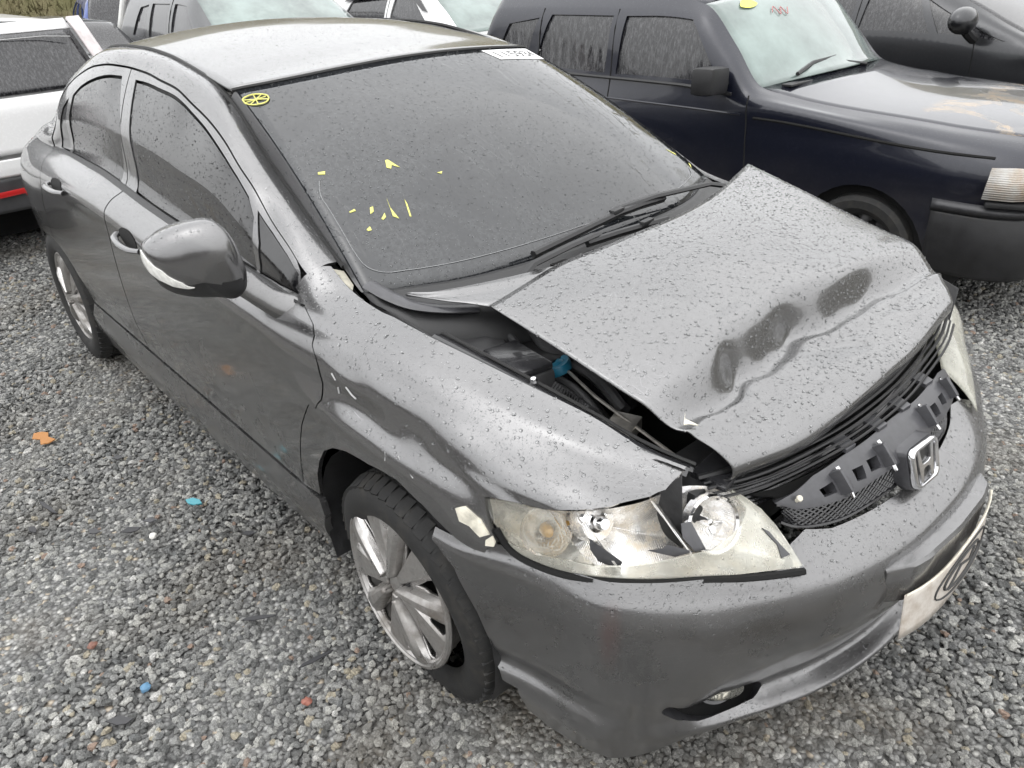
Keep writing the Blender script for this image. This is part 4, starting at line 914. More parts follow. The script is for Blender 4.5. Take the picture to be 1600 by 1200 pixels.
tubeo('plate_stroke',[PS.p(np.array(a),np.array(b))+np.array([.0015,0,0]) for a,b in ((-.05,.32),(.0,.6),(.05,.42),(.07,.62))],.003,M_['ink'],pl,4)
tubeo('plate_edge',[PS.p(np.array(a),np.array(b))+np.array([.001,0,0]) for a,b in [(u_,1) for u_ in np.linspace(-.203,.213,12)]],.0025,M_['pale'],pl,4)
# fog lamp in its recess
fg=empty('fog_lamp'); fg.parent=car
fc=BU.p(np.array(.655),np.array(2.5)); fn=np.array([.78,-.55,.28]); fn/=np.linalg.norm(fn)
rec=[(a,b) for a,b in fog]; panel('recess',BU,[(a,b) for a,b in shrink(rec,-.02,.055)],M_['void'],fg,off=-.045,thick=0,cell=(.03,.3),vs=.055)
uu=[a for a,b in fog]+[fog[0][0]]; vv=[b for a,b in fog]+[fog[0][1]]
e0=BU.p(np.array(uu),np.array(vv)); e1=e0-BU.n(np.array(uu),np.array(vv))*.045
sheet('recess_wall',np.array([e0,e1]),M_['greyplastic'],fg,0)
o=disc_part('fog_lens',[(.0005,.012),(.02,.010),(.034,.002),(.038,-.01),(.038,-.03)],M_['lens'],fg,fc-fn*.016+np.array([.006,.012,-.006]),fn,30); o.data.transform(Matrix.Diagonal((1.35,1,.72,1))); 
disc_part('fog_reflector',[(.0005,-.02),(.02,-.016),(.036,-.004)],M_['refl'],fg,fc-fn*.03,fn,30)
disc_part('fog_ring',[(.037,.0),(.043,.004),(.047,-.004),(.047,-.03)],M_['blackwet'],fg,fc-fn*.03,fn,30)
# ---------------------------------------------------------------- engine bay seen through the gap
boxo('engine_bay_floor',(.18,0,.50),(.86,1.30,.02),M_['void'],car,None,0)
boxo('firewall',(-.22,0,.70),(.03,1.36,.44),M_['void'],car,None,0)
for s in (-1,1):
    ap=np.array([[(x,s*(w_-.012),z) for x,w_,z in ((-.25,.685,.935),(0,.686,.918),(.3,.645,.885),(.5,.62,.85),(.62,.60,.82))],[(x,s*(w_-.02),z-.35) for x,w_,z in ((-.25,.66,.94),(0,.64,.93),(.3,.60,.90),(.5,.58,.87),(.62,.57,.84))]])
    sheet('inner_wing',ap,M_['dark'],car,.003)
rail_=crom(np.array([[-.02,-.655,.905],[.107,-.645,.893],[.252,-.615,.862],[.40,-.592,.835],[.52,-.575,.812],[.60,-.54,.79]]),5)
o=tubeo('wing_rail',rail_,.020,M_['blackwet'],car,4,.35)
tubeo('wing_seal',rail_+np.array([.0,.022,.004]),.004,M_['rubber'],car,5)
tubeo('wing_support',crom(np.array([[.30,-.62,.85],[.42,-.585,.828],[.52,-.555,.80],[.58,-.50,.765]]),4),.012,M_['blackwet'],car,5,.5)
tubeo('wiring_conduit',crom(np.array([[-.20,-.63,.86],[-.15,-.60,.885],[-.10,-.53,.905],[-.05,-.45,.905],[.02,-.38,.89]]),5),.016,simple('dusty_hose',(.06,.055,.05),.6,nscale=30,namp=.4),car,10)
boxo('battery_box',(.05,-.45,.74),(.20,.18,.18),M_['dark'],car,None,.012)
boxo('fuse_box',(.20,-.30,.76),(.18,.14,.12),M_['blackwet'],car,None,.012)
boxo('engine_block',(.25,.05,.70),(.42,.6,.26),M_['dark'],car,None,.03)
bm=bmesh.new(); lathe(bm,[(.0005,.012),(.012,.014),(.020,.010),(.026,.012),(.034,.011),(.036,.004),(.036,-.010),(.030,-.012)],28,'z'); bmesh.ops.recalc_face_normals(bm,faces=bm.faces)
o=frombm('washer_cap',bm,simple('blue_cap',(.015,.16,.26),.4,nscale=30,coat=.2),car); o.location=(.152,-.445,.812); o.rotation_euler=(R_(12),R_(-14),0); o['label']='blue washer reservoir cap'
tubeo('washer_neck',[(.152,-.445,.800),(.15,-.44,.62)],.026,M_['dark'],car,12)
ms=simple('bare_steel',(.42,.40,.37),.4,.9,nscale=40,namp=.3)
tubeo('metal_pipe',crom(np.array([[-.02,-.40,.80],[.03,-.405,.805],[.07,-.42,.805],[.09,-.44,.79],[.085,-.45,.74]]),4),.006,ms,car,8)
for p in ((.035,-.41,.802),(-.02,-.45,.79),(.02,-.49,.775)):
    disc_part('pipe_nut',[(.0005,.012),(.010,.012),(.012,.008),(.012,-.010),(.0005,-.012)],ms,car,p,(.8,.1,.2),6)
disc_part('bolt',[(.0005,.006),(.006,.006),(.008,.002),(.008,-.004)],M_['chrome'],car,(.245,-.60,.872),(0,-.2,1),8)
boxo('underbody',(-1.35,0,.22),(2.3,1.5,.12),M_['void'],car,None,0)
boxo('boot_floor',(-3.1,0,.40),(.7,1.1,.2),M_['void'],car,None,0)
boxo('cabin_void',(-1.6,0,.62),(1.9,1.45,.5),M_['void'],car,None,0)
tubeo('cowl_side_trim',crom(np.array([(-.275,-.655,.962),(-.20,-.645,.948),(-.14,-.622,.936),(-.09,-.575,.927),(-.045,-.505,.92)]),5),.022,M_['greyplastic'],car,8,.4)
panel('bare_bracket',FL,[(-.372,12.45),(-.32,12.5),(-.285,12.6),(-.30,12.95),(-.355,12.95)],simple('old_cream_primer',(.36,.34,.28),.5,nscale=30,namp=.3),car,off=-.006,thick=.004,cell=(.02,.2))
M_['wiper']=simple('black_wiper',(.010,.010,.011),.42,nscale=60)
# ---------------------------------------------------------------- wipers
def wiper(arm,blade,lift=.012):
    w=empty('wiper'); w.parent=car
    A=np.array(arm)+np.array([0,0,.006]); A[:2]-=np.array([.01,0,.022]); n=len(A); tubeo('wiper_arm',A,[.015]*2+[.013]*(n-3)+[.009],M_['wiper'],w,6,.55)
    B=np.array(blade)+np.array([0,0,.010]); tubeo('wiper_blade',B,.0105,M_['wiper'],w,6,.8); tubeo('wiper_rubber',B-np.array([0,0,.009]),.0045,M_['rubber'],w,5)
    m_=B[len(B)//2]; boxo('wiper_clip',tuple(m_+np.array([0,0,.006])),(.018,.05,.016),M_['trim'],w,Matrix.Rotation(R_(8),3,'Z'),.004)
    disc_part('wiper_pivot',[(.0005,.014),(.012,.012),(.016,.0),(.018,-.02)],M_['trim'],w,tuple(A[0]),(.3,0,.95),14)
    return w
wiper([(-.02,.60,.985),(-.035,.55,1.0),(-.065,.41,1.015),(-.115,.22,1.010),(-.137,.10,1.0),(-.138,.06,.997)],[(-.072,-.30,.982),(-.083,-.2,.986),(-.10,-.06,.99),(-.115,.06,.993),(-.118,.16,.994),(-.112,.26,.994)])['label']='wiper whose arm lies across the lower windshield'
wiper([(-.012,-.405,.972),(-.018,-.385,.976),(-.028,-.34,.982),(-.042,-.20,.988),(-.056,-.10,.986),(-.06,-.07,.984)],[(-.050,-.13,.972),(-.040,-.02,.974),(-.026,.08,.975),(-.014,.155,.975)])['label']='shorter wiper lying against the hood edge'
for y in np.linspace(-.32,.50,9):
    boxo('cowl_slot',(-.055-.08*abs(y-.1)**2,y,.9475),(.014,.055,.006),M_['void'],car,None,.001)
# ---------------------------------------------------------------- door mirror
mr=empty('door_mirror'); mr.parent=car
def split_shell(zf):
    V=MG.reshape(-1,3); nu=MG.shape[1]; up,lo=[],[]
    for f in grid_faces(len(MG),nu):
        c=V[list(f)].mean(0); (up if zf(c) else lo).append(f)
    return V,up,lo
zcut=lambda c: c[2]>1.012-.06*(c[1]+.97)
V,up_,lo_=split_shell(zcut)
mesh('mirror_shell',V,up_,PT,mr,True); mesh('mirror_lower_shell',V,lo_,M_['trim'],mr,True)
mesh('mirror_glass',ring(.90,-.078),fan(OL),M_['chrome'],mr,True)
# clear side repeater wrapped round the outer edge
panel('side_repeater',MS,[(49.5,2.8),(49.8,5),(51.0,6.6),(53.5,7.8),(57,8.3),(55.5,7.5),(54.0,6.3),(53.2,5),(52.6,3.5),(52.2,2.8)],simple('clear_repeater',(.80,.80,.76),.15,coat=.8,nscale=60,namp=.25),mr,off=.0025,thick=.003,cell=(.5,.12),vs=4)
sa=np.array([[-.47,-.885,.985],[-.452,-.862,.955],[-.435,-.83,.922],[-.405,-.775,.89]])
tubeo('mirror_arm',crom(sa,4),[.034,.033,.032,.031,.031,.031,.031,.032,.033,.035,.037,.040,.044],PT,mr,14,.6,(1,0,.2))
# ---------------------------------------------------------------- door handles
for x0,x1,v0,v1 in ((-1.545,-1.33,6.35,6.3),(-2.40,-2.16,6.65,6.6)):
    h_=empty('door_handle'); h_.parent=car
    xs=np.linspace(x0,x1,9); vs2=np.linspace(v0,v1,9); of=.028*np.sin(np.linspace(0,np.pi,9))**.5+.004
    P=FL.p(xs,vs2)+FL.n(xs,vs2)*of[:,None]; tubeo('grip',crom(P,3),.0125,PT,h_,10,.75)
    cup=[((x0+x1)/2+.085*math.cos(a)*(1 if math.cos(a)<0 else .9),v0+.1+.42*math.sin(a)) for a in np.linspace(0,2*np.pi,24,endpoint=False)]
    panel('cup',FL,cup,M_['void'],h_,off=.0015,thick=.001,cell=(.03,.2))
# ---------------------------------------------------------------- things on the windshield
M_['yellow']=simple('yellow_paint_pen',(.66,.64,.17),.6,nscale=90,namp=.2)
c1=lambda P:[(min(max(a,-.985),.985),min(max(b,.005),.993)) for a,b in P]
wm=empty('paint_marks'); wm.parent=car
for mk in TR['marks']:
    q_=c1(mk)
    if max(a for a,b in q_)>=.984: q_=[(a-.03*(i%2),b+.01*i) for i,(a,b) in enumerate(q_)]
    try: panel('yellow_mark',WS,q_,M_['yellow'],wm,off=.0015,thick=.001,cell=(.01,.02),vs=.9)
    except Exception as e: print('mark',e)
cu,cv=TR['circle'][0]; cu+=.012; cv-=.012; 
circ=lambda a,b: WS.p(np.array(cu+a),np.array(cv+b))+np.array([.0015,0,.003])
tubeo('yellow_ring',[circ(.052*math.cos(t)*(1+.05*math.sin(3*t)),.032*math.sin(t)) for t in np.linspace(0,2*np.pi,25)],.0022,M_['yellow'],wm,5)
for t in (0.1,.62,1.15,1.65):
    a=t*math.pi/1.3; tubeo('yellow_spoke',[circ(.046*math.cos(a),.028*math.sin(a)),circ(-.046*math.cos(a),-.028*math.sin(a))],.0016,M_['yellow'],wm,4)
M_['paper']=simple('white_label',(.86,.86,.86),.5,nscale=30,namp=.04)
lb=c1(TR['label']); lb=[(.43,.985),(.93,.985),(.965,.885),(.475,.905)]
lab=panel('lot_label',WS,lb,M_['paper'],car,off=.0018,thick=.001,cell=(.02,.02),vs=.9); lab['label']='white paper number label on the windshield'
fc_=bpy.data.curves.new('lot_number','FONT'); fc_.body='115934'; fc_.size=1; to=bpy.data.objects.new('t',fc_); COL.objects.link(to)
bpy.context.view_layer.update(); me=bpy.data.meshes.new_from_object(to.evaluated_get(bpy.context.evaluated_depsgraph_get())); bpy.data.objects.remove(to)
xy=np.array([v.co[:2] for v in me.vertices]); xy=(xy-xy.min(0))/(xy.max(0)-xy.min(0))
a=.09+.78*xy[:,0]; b=.22+.56*xy[:,1]
lbn=np.array(lb); uv=(lbn[3]*((1-a)*(1-b))[:,None]+lbn[2]*(a*(1-b))[:,None]+lbn[1]*(a*b)[:,None]+lbn[0]*((1-a)*b)[:,None])
P=WS.p(uv[:,0],uv[:,1])+WS.n(uv[:,0],uv[:,1])*.003
for i,v_ in enumerate(me.vertices): v_.co=P[i]
link('lot_number',me,M_['ink'],lab)
# scratches and chips where bare primer shows
sc=simple('bare_primer',(.34,.34,.34),.5)
for pts in ([(-.165,6.85),(-.150,6.7)],[(-.142,6.5),(-.139,6.3)],[(-.11,6.7),(-.09,6.55),(-.075,6.5)],[(.10,5.2),(.16,4.75)],[(.06,5.0),(.065,4.7)]):
    P=FL.p(np.array([a for a,b in pts]),np.array([b for a,b in pts])); n_=FL.n(np.array([a for a,b in pts]),np.array([b for a,b in pts]))
    tubeo('paint_scrape',P-n_*.0012,.0022,sc,car,4)
chip=[HG[int(.60*(len(HG)-1)),j] for j in (4,7,9)]
prism('paint_tear',[(.527,-.461,.853),(.540,-.478,.850),(.566,-.470,.843),(.553,-.482,.846),(.548,-.492,.846)],(0,0,.002),M_['pale'],car)
# ---------------------------------------------------------------- more of what shows in the engine bay
bay=empty('engine_bay_fittings'); bay.parent=car
gp2=simple('dusty_bay_plastic',(.045,.045,.047),.5,nscale=20,namp=.35)
bm=bmesh.new(); lathe(bm,[(.0005,.03),(.035,.03),(.05,.024),(.075,.018),(.085,.0),(.09,-.05)],28,'z'); bmesh.ops.recalc_face_normals(bm,faces=bm.faces); o=frombm('strut_tower',bm,gp2,bay); o.location=(-.02,-.55,.83)
for k in range(3):
    a=k*2.09+.4; disc_part('tower_nut',[(.0005,.012),(.009,.012),(.010,.0)],ms,bay,(-.02+.055*math.cos(a),-.55+.055*math.sin(a),.852),(0,0,1),6)
boxo('relay_box',(.12,-.535,.80),(.16,.10,.09),gp2,bay,Matrix.Rotation(R_(-8),3,'Z'),.012); boxo('relay_lid',(.12,-.535,.853),(.15,.092,.018),M_['blackwet'],bay,Matrix.Rotation(R_(-8),3,'Z'),.006)
for k,(y0,z0) in enumerate(((-.50,.83),(-.47,.80),(-.44,.84))):
    tubeo('coolant_hose',crom(np.array([[-.12,y0,z0],[.0,y0+.04,z0+.02],[.10,y0+.02,z0-.01],[.22,y0+.05,z0-.05],[.34,y0+.02,z0-.08]]),6),.009+.003*k,gp2 if k!=1 else M_['rubber'],bay,9)
for k in range(14):
    t=k/13; tubeo('hose_rib',[(.20+.10*t,-.52+.02*math.sin(3*t),.79-.02*t),(.205+.10*t,-.50,.812-.02*t),(.21+.10*t,-.475,.79-.02*t)],.004,gp2,bay,6)
boxo('latch_bracket',(.40,-.50,.775),(.06,.09,.03),ms,bay,Matrix.Rotation(R_(20),3,'Z'),.004)
tubeo('wire_loom',crom(np.array([[.10,-.60,.86],[.22,-.585,.845],[.34,-.565,.82],[.46,-.55,.80],[.56,-.52,.765]]),5),.0055,M_['rubber'],bay,6)
tubeo('hood_prop',[(.56,-.50,.77),(.30,-.47,.80),(.10,-.42,.82)],.004,ms,bay,6)
boxo('slam_panel',(.585,-.30,.735),(.08,.36,.02),M_['blackwet'],bay,Matrix.Rotation(R_(6),3,'Z'),.006)
for y in (-.42,-.30,-.18): disc_part('panel_clip',[(.0005,.006),(.009,.005),(.011,.0)],M_['greyplastic'],bay,(.59,y,.748),(0,0,1),10)
# ---------------------------------------------------------------- standing rain drops (real domes of water on the sheet metal and glass)
def water():
    m=NT('rain_water'); m.set(color=(.97,.98,.98),rough=.0,trans=1.0,ior=1.33,spec=.5); return m.m
M_['water']=water()
def rain_group():
    ng=bpy.data.node_groups.new('rain','GeometryNodeTree'); I=ng.interface
    I.new_socket('Geometry',in_out='INPUT',socket_type='NodeSocketGeometry')
    for n_,ty in (('Density','NodeSocketFloat'),('Small','NodeSocketFloat'),('Large','NodeSocketFloat'),('Steep','NodeSocketFloat'),('Seed','NodeSocketInt')): I.new_socket(n_,in_out='INPUT',socket_type=ty)
    I.new_socket('Geometry',in_out='OUTPUT',socket_type='NodeSocketGeometry')
    N=ng.nodes; L=ng.links; gi=N.new('NodeGroupInput'); go=N.new('NodeGroupOutput')
    nm=N.new('GeometryNodeInputNormal'); sx=N.new('ShaderNodeSeparateXYZ'); L.new(nm.outputs[0],sx.inputs[0])
    mr=N.new('ShaderNodeMapRange'); L.new(sx.outputs[2],mr.inputs[0]); L.new(gi.outputs['Steep'],mr.inputs[1]); ad=N.new('ShaderNodeMath'); ad.operation='ADD'; ad.inputs[1].default_value=.3; L.new(gi.outputs['Steep'],ad.inputs[0]); L.new(ad.outputs[0],mr.inputs[2])
    no=N.new('ShaderNodeTexNoise'); no.inputs['Scale'].default_value=3.0; no.inputs['Detail'].default_value=3
    mr2=N.new('ShaderNodeMapRange'); L.new(no.outputs[0],mr2.inputs[0]); mr2.inputs[1].default_value=.3; mr2.inputs[2].default_value=.65; mr2.inputs[3].default_value=.45; mr2.inputs[4].default_value=1.0
    mu=N.new('ShaderNodeMath'); mu.operation='MULTIPLY'; L.new(mr.outputs[0],mu.inputs[0]); L.new(mr2.outputs[0],mu.inputs[1])
    mu2=N.new('ShaderNodeMath'); mu2.operation='MULTIPLY'; L.new(mu.outputs[0],mu2.inputs[0]); L.new(gi.outputs['Density'],mu2.inputs[1])
    dp=N.new('GeometryNodeDistributePointsOnFaces'); dp.distribute_method='RANDOM'; L.new(gi.outputs[0],dp.inputs[0]); L.new(mu2.outputs[0],dp.inputs['Density']); L.new(gi.outputs['Seed'],dp.inputs['Seed'])
    ji=N.new('GeometryNodeGeometryToInstance')
    for k in range(4):
        ic=N.new('GeometryNodeMeshIcoSphere'); ic.inputs['Radius'].default_value=.5; ic.inputs['Subdivisions'].default_value=3 if False else 2
        sp=N.new('GeometryNodeSetPosition'); nz=N.new('ShaderNodeTexNoise'); nz.noise_dimensions='4D'; nz.inputs['W'].default_value=k*2.3; nz.inputs['Scale'].default_value=1.1; nz.inputs['Detail'].default_value=0
        sb=N.new('ShaderNodeVectorMath'); sb.operation='SUBTRACT'; sb.inputs[1].default_value=(.5,.5,.5); ml=N.new('ShaderNodeVectorMath'); ml.operation='MULTIPLY'; ml.inputs[1].default_value=(.5,.5,.2)
        L.new(nz.outputs['Color'],sb.inputs[0]); L.new(sb.outputs[0],ml.inputs[0]); L.new(ml.outputs[0],sp.inputs['Offset']); L.new(ic.outputs[0],sp.inputs[0])
        tr=N.new('GeometryNodeTransform'); tr.inputs['Scale'].default_value=[(1,1,.62),(1.15,.9,.55),(.95,1.1,.6),(1.3,.85,.5)][k]
        ss=N.new('GeometryNodeSetShadeSmooth'); sm=N.new('GeometryNodeSetMaterial'); sm.inputs['Material'].default_value=M_['water']
        L.new(sp.outputs[0],tr.inputs[0]); L.new(tr.outputs[0],ss.inputs[0]); L.new(ss.outputs[0],sm.inputs[0]); L.new(sm.outputs[0],ji.inputs[0])
    ip=N.new('GeometryNodeInstanceOnPoints'); ip.inputs['Pick Instance'].default_value=True; L.new(dp.outputs['Points'],ip.inputs['Points']); L.new(ji.outputs[0],ip.inputs['Instance']); L.new(dp.outputs['Rotation'],ip.inputs['Rotation'])
    rs=N.new('FunctionNodeRandomValue'); rs.data_type='FLOAT'; rs.inputs[2].default_value=0; rs.inputs[3].default_value=1; pw=N.new('ShaderNodeMath'); pw.operation='POWER'; pw.inputs[1].default_value=3.0; m3=N.new('ShaderNodeMapRange')
    L.new(rs.outputs[1],pw.inputs[0]); L.new(pw.outputs[0],m3.inputs[0]); L.new(gi.outputs['Small'],m3.inputs[3]); L.new(gi.outputs['Large'],m3.inputs[4]); L.new(m3.outputs[0],ip.inputs['Scale']); L.new(ip.outputs[0],go.inputs[0])
    return ng
RG=rain_group(); RID={s.name:s.identifier for s in RG.interface.items_tree if s.in_out=='INPUT'}
def rain(src,density,small,large,steep,seed,par=None):
    me=src.data.copy(); me.materials.clear(); me.materials.append(M_['water']); o=bpy.data.objects.new('rain_drops',me); COL.objects.link(o); o.parent=par or src.parent; o['kind']='stuff'
    o.matrix_local=src.matrix_local.copy()
    md=o.modifiers.new('rain','NODES'); md.node_group=RG
    for k,v in (('Density',density),('Small',small),('Large',large),('Steep',steep),('Seed',seed)): md[RID[k]]=v
    return o
def ch(n): return [o for o in car.children if o.name.split('.')[0]==n and o.type=='MESH']
rain(ch('hood')[0],12000,.0018,.0082,.12,1); rain(ch('hood_corner')[0],6000,.0015,.005,.3,2)
rain(ch('front_fender')[0],9000,.0016,.0085,.25,3); rain(ch('front_bumper')[0],10000,.0016,.0075,.10,4)
rain(ch('side_body')[0],9000,.0016,.0055,.22,5); rain(ch('windshield')[0],9000,.0012,.0058,.2,6)
for i,o in enumerate(ch('door_window')[:2]): rain(o,8000,.0020,.0068,-.1,7+i)
rain(ch('roof_panel')[0],1500,.0012,.005,.3,10)
for i,o in enumerate((ch('front_door')[0],ch('rear_door')[0],ch('door_frame')[0],ch('door_frame')[1])): rain(o,6000,.0013,.0045,.30,11+i)
for o in mr.children:
    if o.name.startswith('mirror_shell'): rain(o,4000,.002,.007,.3,21,mr)
# ---------------------------------------------------------------- other cars of the yard
def bg_paint(name,col,metal=.3,rough=.3,dirt=.5):
    m=NT(name); n=m.noise(3,6,.65); z=m.sep(2); low=m.n('MapRange'); m.l(z,low.inputs[0]); low.inputs[1].default_value=.7; low.inputs[2].default_value=.1; low.inputs[3].default_value=0; low.inputs[4].default_value=1
    d=m.math('MULTIPLY',m.math('MULTIPLY',low.outputs[0],m.ramp(n,[(.35,.1),(.7,1.0)])),dirt)
    sp=m.ramp(m.noise(60,4,.7),[(.5,0.0),(.8,.3)])
    c=m.mixc(sp,col,tuple(min(1,x*1.5+.02) for x in col)); m.set(color=m.mixc(d,c,(.12,.105,.09)),metal=metal,rough=m.math('ADD',rough,m.math('MULTIPLY',d,.4)),coat=.7,coatr=.05)
    h=m.math('MULTIPLY',m.drops(((140,.34,.5),)),m.ramp(m.up(),[(.2,0.0),(.5,1.0)])); m.set(normal=m.bump(h,1.0,.7)); return m.m
M_['clear_glass']=simple('pale_windshield',(.15,.19,.178),.06,coat=.6,nscale=2.2,namp=.5)
def streak_glass():
    m=NT('wet_dark_glass'); s=m.mapv((9,9,2.2),(0,0,0)); n=m.noise(9,6,.7,vec=s); f=m.ramp(n,[(.45,0.0),(.75,1.0)])
    m.set(color=m.mixc(f,(.012,.012,.014),(.10,.10,.105)),rough=m.math('ADD',.05,m.math('MULTIPLY',f,.25)),coat=.4,normal=m.bump(m.noise(120,3),.0006,.5)); return m.m
M_['bgglass']=streak_glass()
def bg_car(name,label,p,loc,rz,mat,glassmat=None,wsmat=None,group=None):
    t=empty(name,loc,rz); tag(t,label,'car',group)
    g_=lambda k,d=None:p.get(k,d)
    w,zs,zb,zh,wr_=p['w'],p['zs'],p['zb'],p['zh'],p['wr']; xf,xr_,xa0,xa1,xc1,xc0=p['xf'],p['xr'],p['xa0'],p['xa1'],p['xc1'],p['xc0']
    hr,hf,dk=p['hr'],p['hf'],p['dk']
    nose=lambda dw,z,zf,zr:[(xr_,(w-dw)*.80,zr),(xr_+.12,(w-dw)*.93,zr),(xr_+.45,w-dw,z),(xa0,w-dw,z),(xf-.45,w-dw,zf),(xf-.12,(w-dw)*.93,zf),(xf,(w-dw)*.80,zf)]
    rows=[nose(.07,zs,zs+.04,zs+.06),nose(.012,zs+.15,zs+.17,zs+.2),nose(.0,.55,.52,.58),nose(.006,zb-.16,hf-.10,zb-.14),
      [(xr_,(w-.03)*.80,min(zb,dk)-.02),(xr_+.12,(w-.03)*.93,min(zb,dk)),(xc0,w-.03,zb-.005),(xa0-.5,w-.03,zb),(xa0,w-.03,zb-.012),(xf-.45,w-.04,hf-.025),(xf-.12,(w-.05)*.92,hf-.05),(xf,(w-.06)*.80,hf-.07)],
      [(xr_,(w-.05)*.79,dk-.005),(xc0,w-.06,max(dk,zb)+.005),(xc1,wr_+.05,zh-.115),(xa1-.3,wr_+.05,zh-.10),(xa1,wr_+.06,zh-.125),((xa1*.45+xa0*.55),(wr_+w)/2-.01,zh-.10-(zh-.10-hr)*.52),(xa0,w-.07,hr),(xf-.45,w-.08,hf),(xf-.12,(w-.09)*.91,hf-.03),(xf,(w-.1)*.8,hf-.055)],
      [(xr_,(w-.09)*.78,dk),(xc0,w-.12,max(dk,zb)+.02),(xc1,wr_,zh-.05),(xa1-.3,wr_,zh-.035),(xa1,wr_+.01,zh-.07),((xa1*.45+xa0*.55),(wr_+w)/2-.06,zh-.06-(zh-.06-hr)*.50),(xa0,w-.13,hr+.015),(xf-.45,w-.15,hf+.015),(xf-.12,(w-.16)*.9,hf-.012),(xf,(w-.17)*.8,hf-.04)]]
    X=np.linspace(xr_,xf,180); S=lines_surf(rows,X,8,2)
    def zv(x,z,top=4.0):
        vs=np.linspace(0,top,120); return float(np.interp(z,S.p(np.full(120,x),vs)[:,2],vs))
    r=p['wrad']; arch=lambda xc,d:[(xc+d*(r+.05)*math.cos(a),zv(xc+d*(r+.05)*math.cos(a),max(zs+.02,r+(r+.05)*math.sin(a)))) for a in np.linspace(-.15,math.pi+.15,18)]
    poly=[(xf-.01,0.02)]+[(x,0.02) for x in np.linspace(xf-.01,r+.10,6)]+arch(0,1)+[(x,.02) for x in np.linspace(-r-.10,p['wb']+r+.10,14)]+arch(p['wb'],1)+[(x,.02) for x in np.linspace(p['wb']-r-.1,xr_+.01,6)]+vline(6,xr_+.01,xf-.01,60)
    wins=p['wins']
    body=panel('body_side',S,poly,mat,t,thick=.01,cell=(.05,g_('cv',.16)),vs=.11,holes=wins,mirror=True)
    for wn in wins: panel('side_window',S,wn,glassmat or M_['bgglass'],t,off=-.012,thick=0,cell=(.08,.3),vs=.11,mirror=True)
    e=lambda x: S.p(np.asarray(x,float),np.full(np.shape(x),6.0))
    def cross(xs,crown,nm,mt,ex=None,th=.008):
        q=np.linspace(-1,1,25); P=e(xs); G=np.zeros((len(xs),25,3))
        for j in range(len(xs)):
            G[j,:,0]=P[j,0]+(ex[j] if ex is not None else 0)*(1-q**2); G[j,:,1]=q*-P[j,1]; G[j,:,2]=P[j,2]+crown[j]*(1-np.abs(q)**2.4)
        return G,sheet(nm,G,mt,t,th,flip=True)
    n=14
    cross(np.linspace(xc1,xa1,n),np.full(n,.045),'roof',mat)
    bg_car.ws,_=cross(np.linspace(xa1,xa0,n),np.full(n,.03),'windshield',wsmat or M_['bgglass'],np.linspace(.05,.10,n))
    cross(np.linspace(xa0,xf,n),np.linspace(.02,.03,n),'hood',g_('hoodmat',mat),np.linspace(.10,.06,n))
    cross(np.linspace(xc0,xc1,n),np.full(n,.035),'rear_window',glassmat or M_['bgglass'])
    if xc0-xr_>.1: cross(np.linspace(xr_,xc0,8),np.full(8,.03),'boot_lid',mat)
    for xx,sg,nm in ((xf,1,'front_bumper'),(xr_,-1,'rear_bumper')):
        q=np.linspace(-1,1,21); vs=np.linspace(6,0,16); G=np.zeros((16,21,3))
        for j,v in enumerate(vs):
            P=S.p(np.array(xx-sg*.011),np.array(v)); G[j,:,0]=P[0]+sg*.07*(1-q**2); G[j,:,1]=q*-P[1]; G[j,:,2]=P[2]+(.02*(1-q**2) if j==0 else 0)
        sheet(nm,G,mat,t,.01,flip=(sg<0))
    for xx in (0,p['wb']):
        for s in (-1,1):
            wl=empty('wheel'); wl.parent=t; wl.location=(xx,s*(w-.015),r); 
            if s>0: wl.rotation_euler=(0,0,math.pi)
            W=.10; ri=r*.66; H=r-ri
            bm=bmesh.new(); lathe(bm,[(ri+H*a,W+b*W-.01) for a,b in [(0,-.8),(.3,-1.0),(.7,-1.0),(.93,-.84),(1,-.5),(1,.5),(.93,.84),(.7,1),(.3,1),(0,.8)]],40); bmesh.ops.recalc_face_normals(bm,faces=bm.faces); frombm('tyre',bm,M_['tyre'],wl)
            V,F=rim_face(.03,ri,-.01,12,120); mesh('rim',[(x_,-h_+.015,z_) for x_,h_,z_ in V],F,g_('rimmat',M_['alloy']),wl,True,None,32)
            bm=bmesh.new(); lathe(bm,[(ri,.01),(ri-.02,.05),(ri-.02,.15),(.001,.15)],32); frombm('hub',bm,M_['dark'],wl)
        bm=bmesh.new()
        box(bm,(xx,0,r+.05),(2*r+.10,2*(w-.06),2*r+.02)); frombm('wheel_housing',bm,M_['void'],t)
    boxo('floor_pan',((xf+xr_)/2,0,zs+.10),((xf-xr_)*.9,2*w*.86,.10),M_['void'],t,None,0)
    boxo('cabin_floor',((xa0+xc0)/2,0,(zb+zs)/2+.05),(abs(xa0-xc0)*.9,2*w*.86,zb-zs-.15),M_['void'],t,None,0)
    def seam(x0,x1,v0=.6,v1=6.0,n=16):
        xs=np.linspace(x0,x1,n); vs=np.linspace(v0,v1,n); P=S.p(xs,vs)
        for s in (1,-1): tubeo('door_seam',P*[1,s,1],.0045,M_['void'],t,4)
    for sm in g_('seams',()): seam(*sm)
    return t,S
def handle_on(t,S,x,v,mat,s=1):
    xs=np.linspace(x-.09,x+.09,5); P=S.p(xs,np.full(5,v))+S.n(xs,np.full(5,v))*(np.array([.005,.022,.026,.022,.005])[:,None]); tubeo('door_handle',P*[1,s,1],.012,mat,t,8,.8)
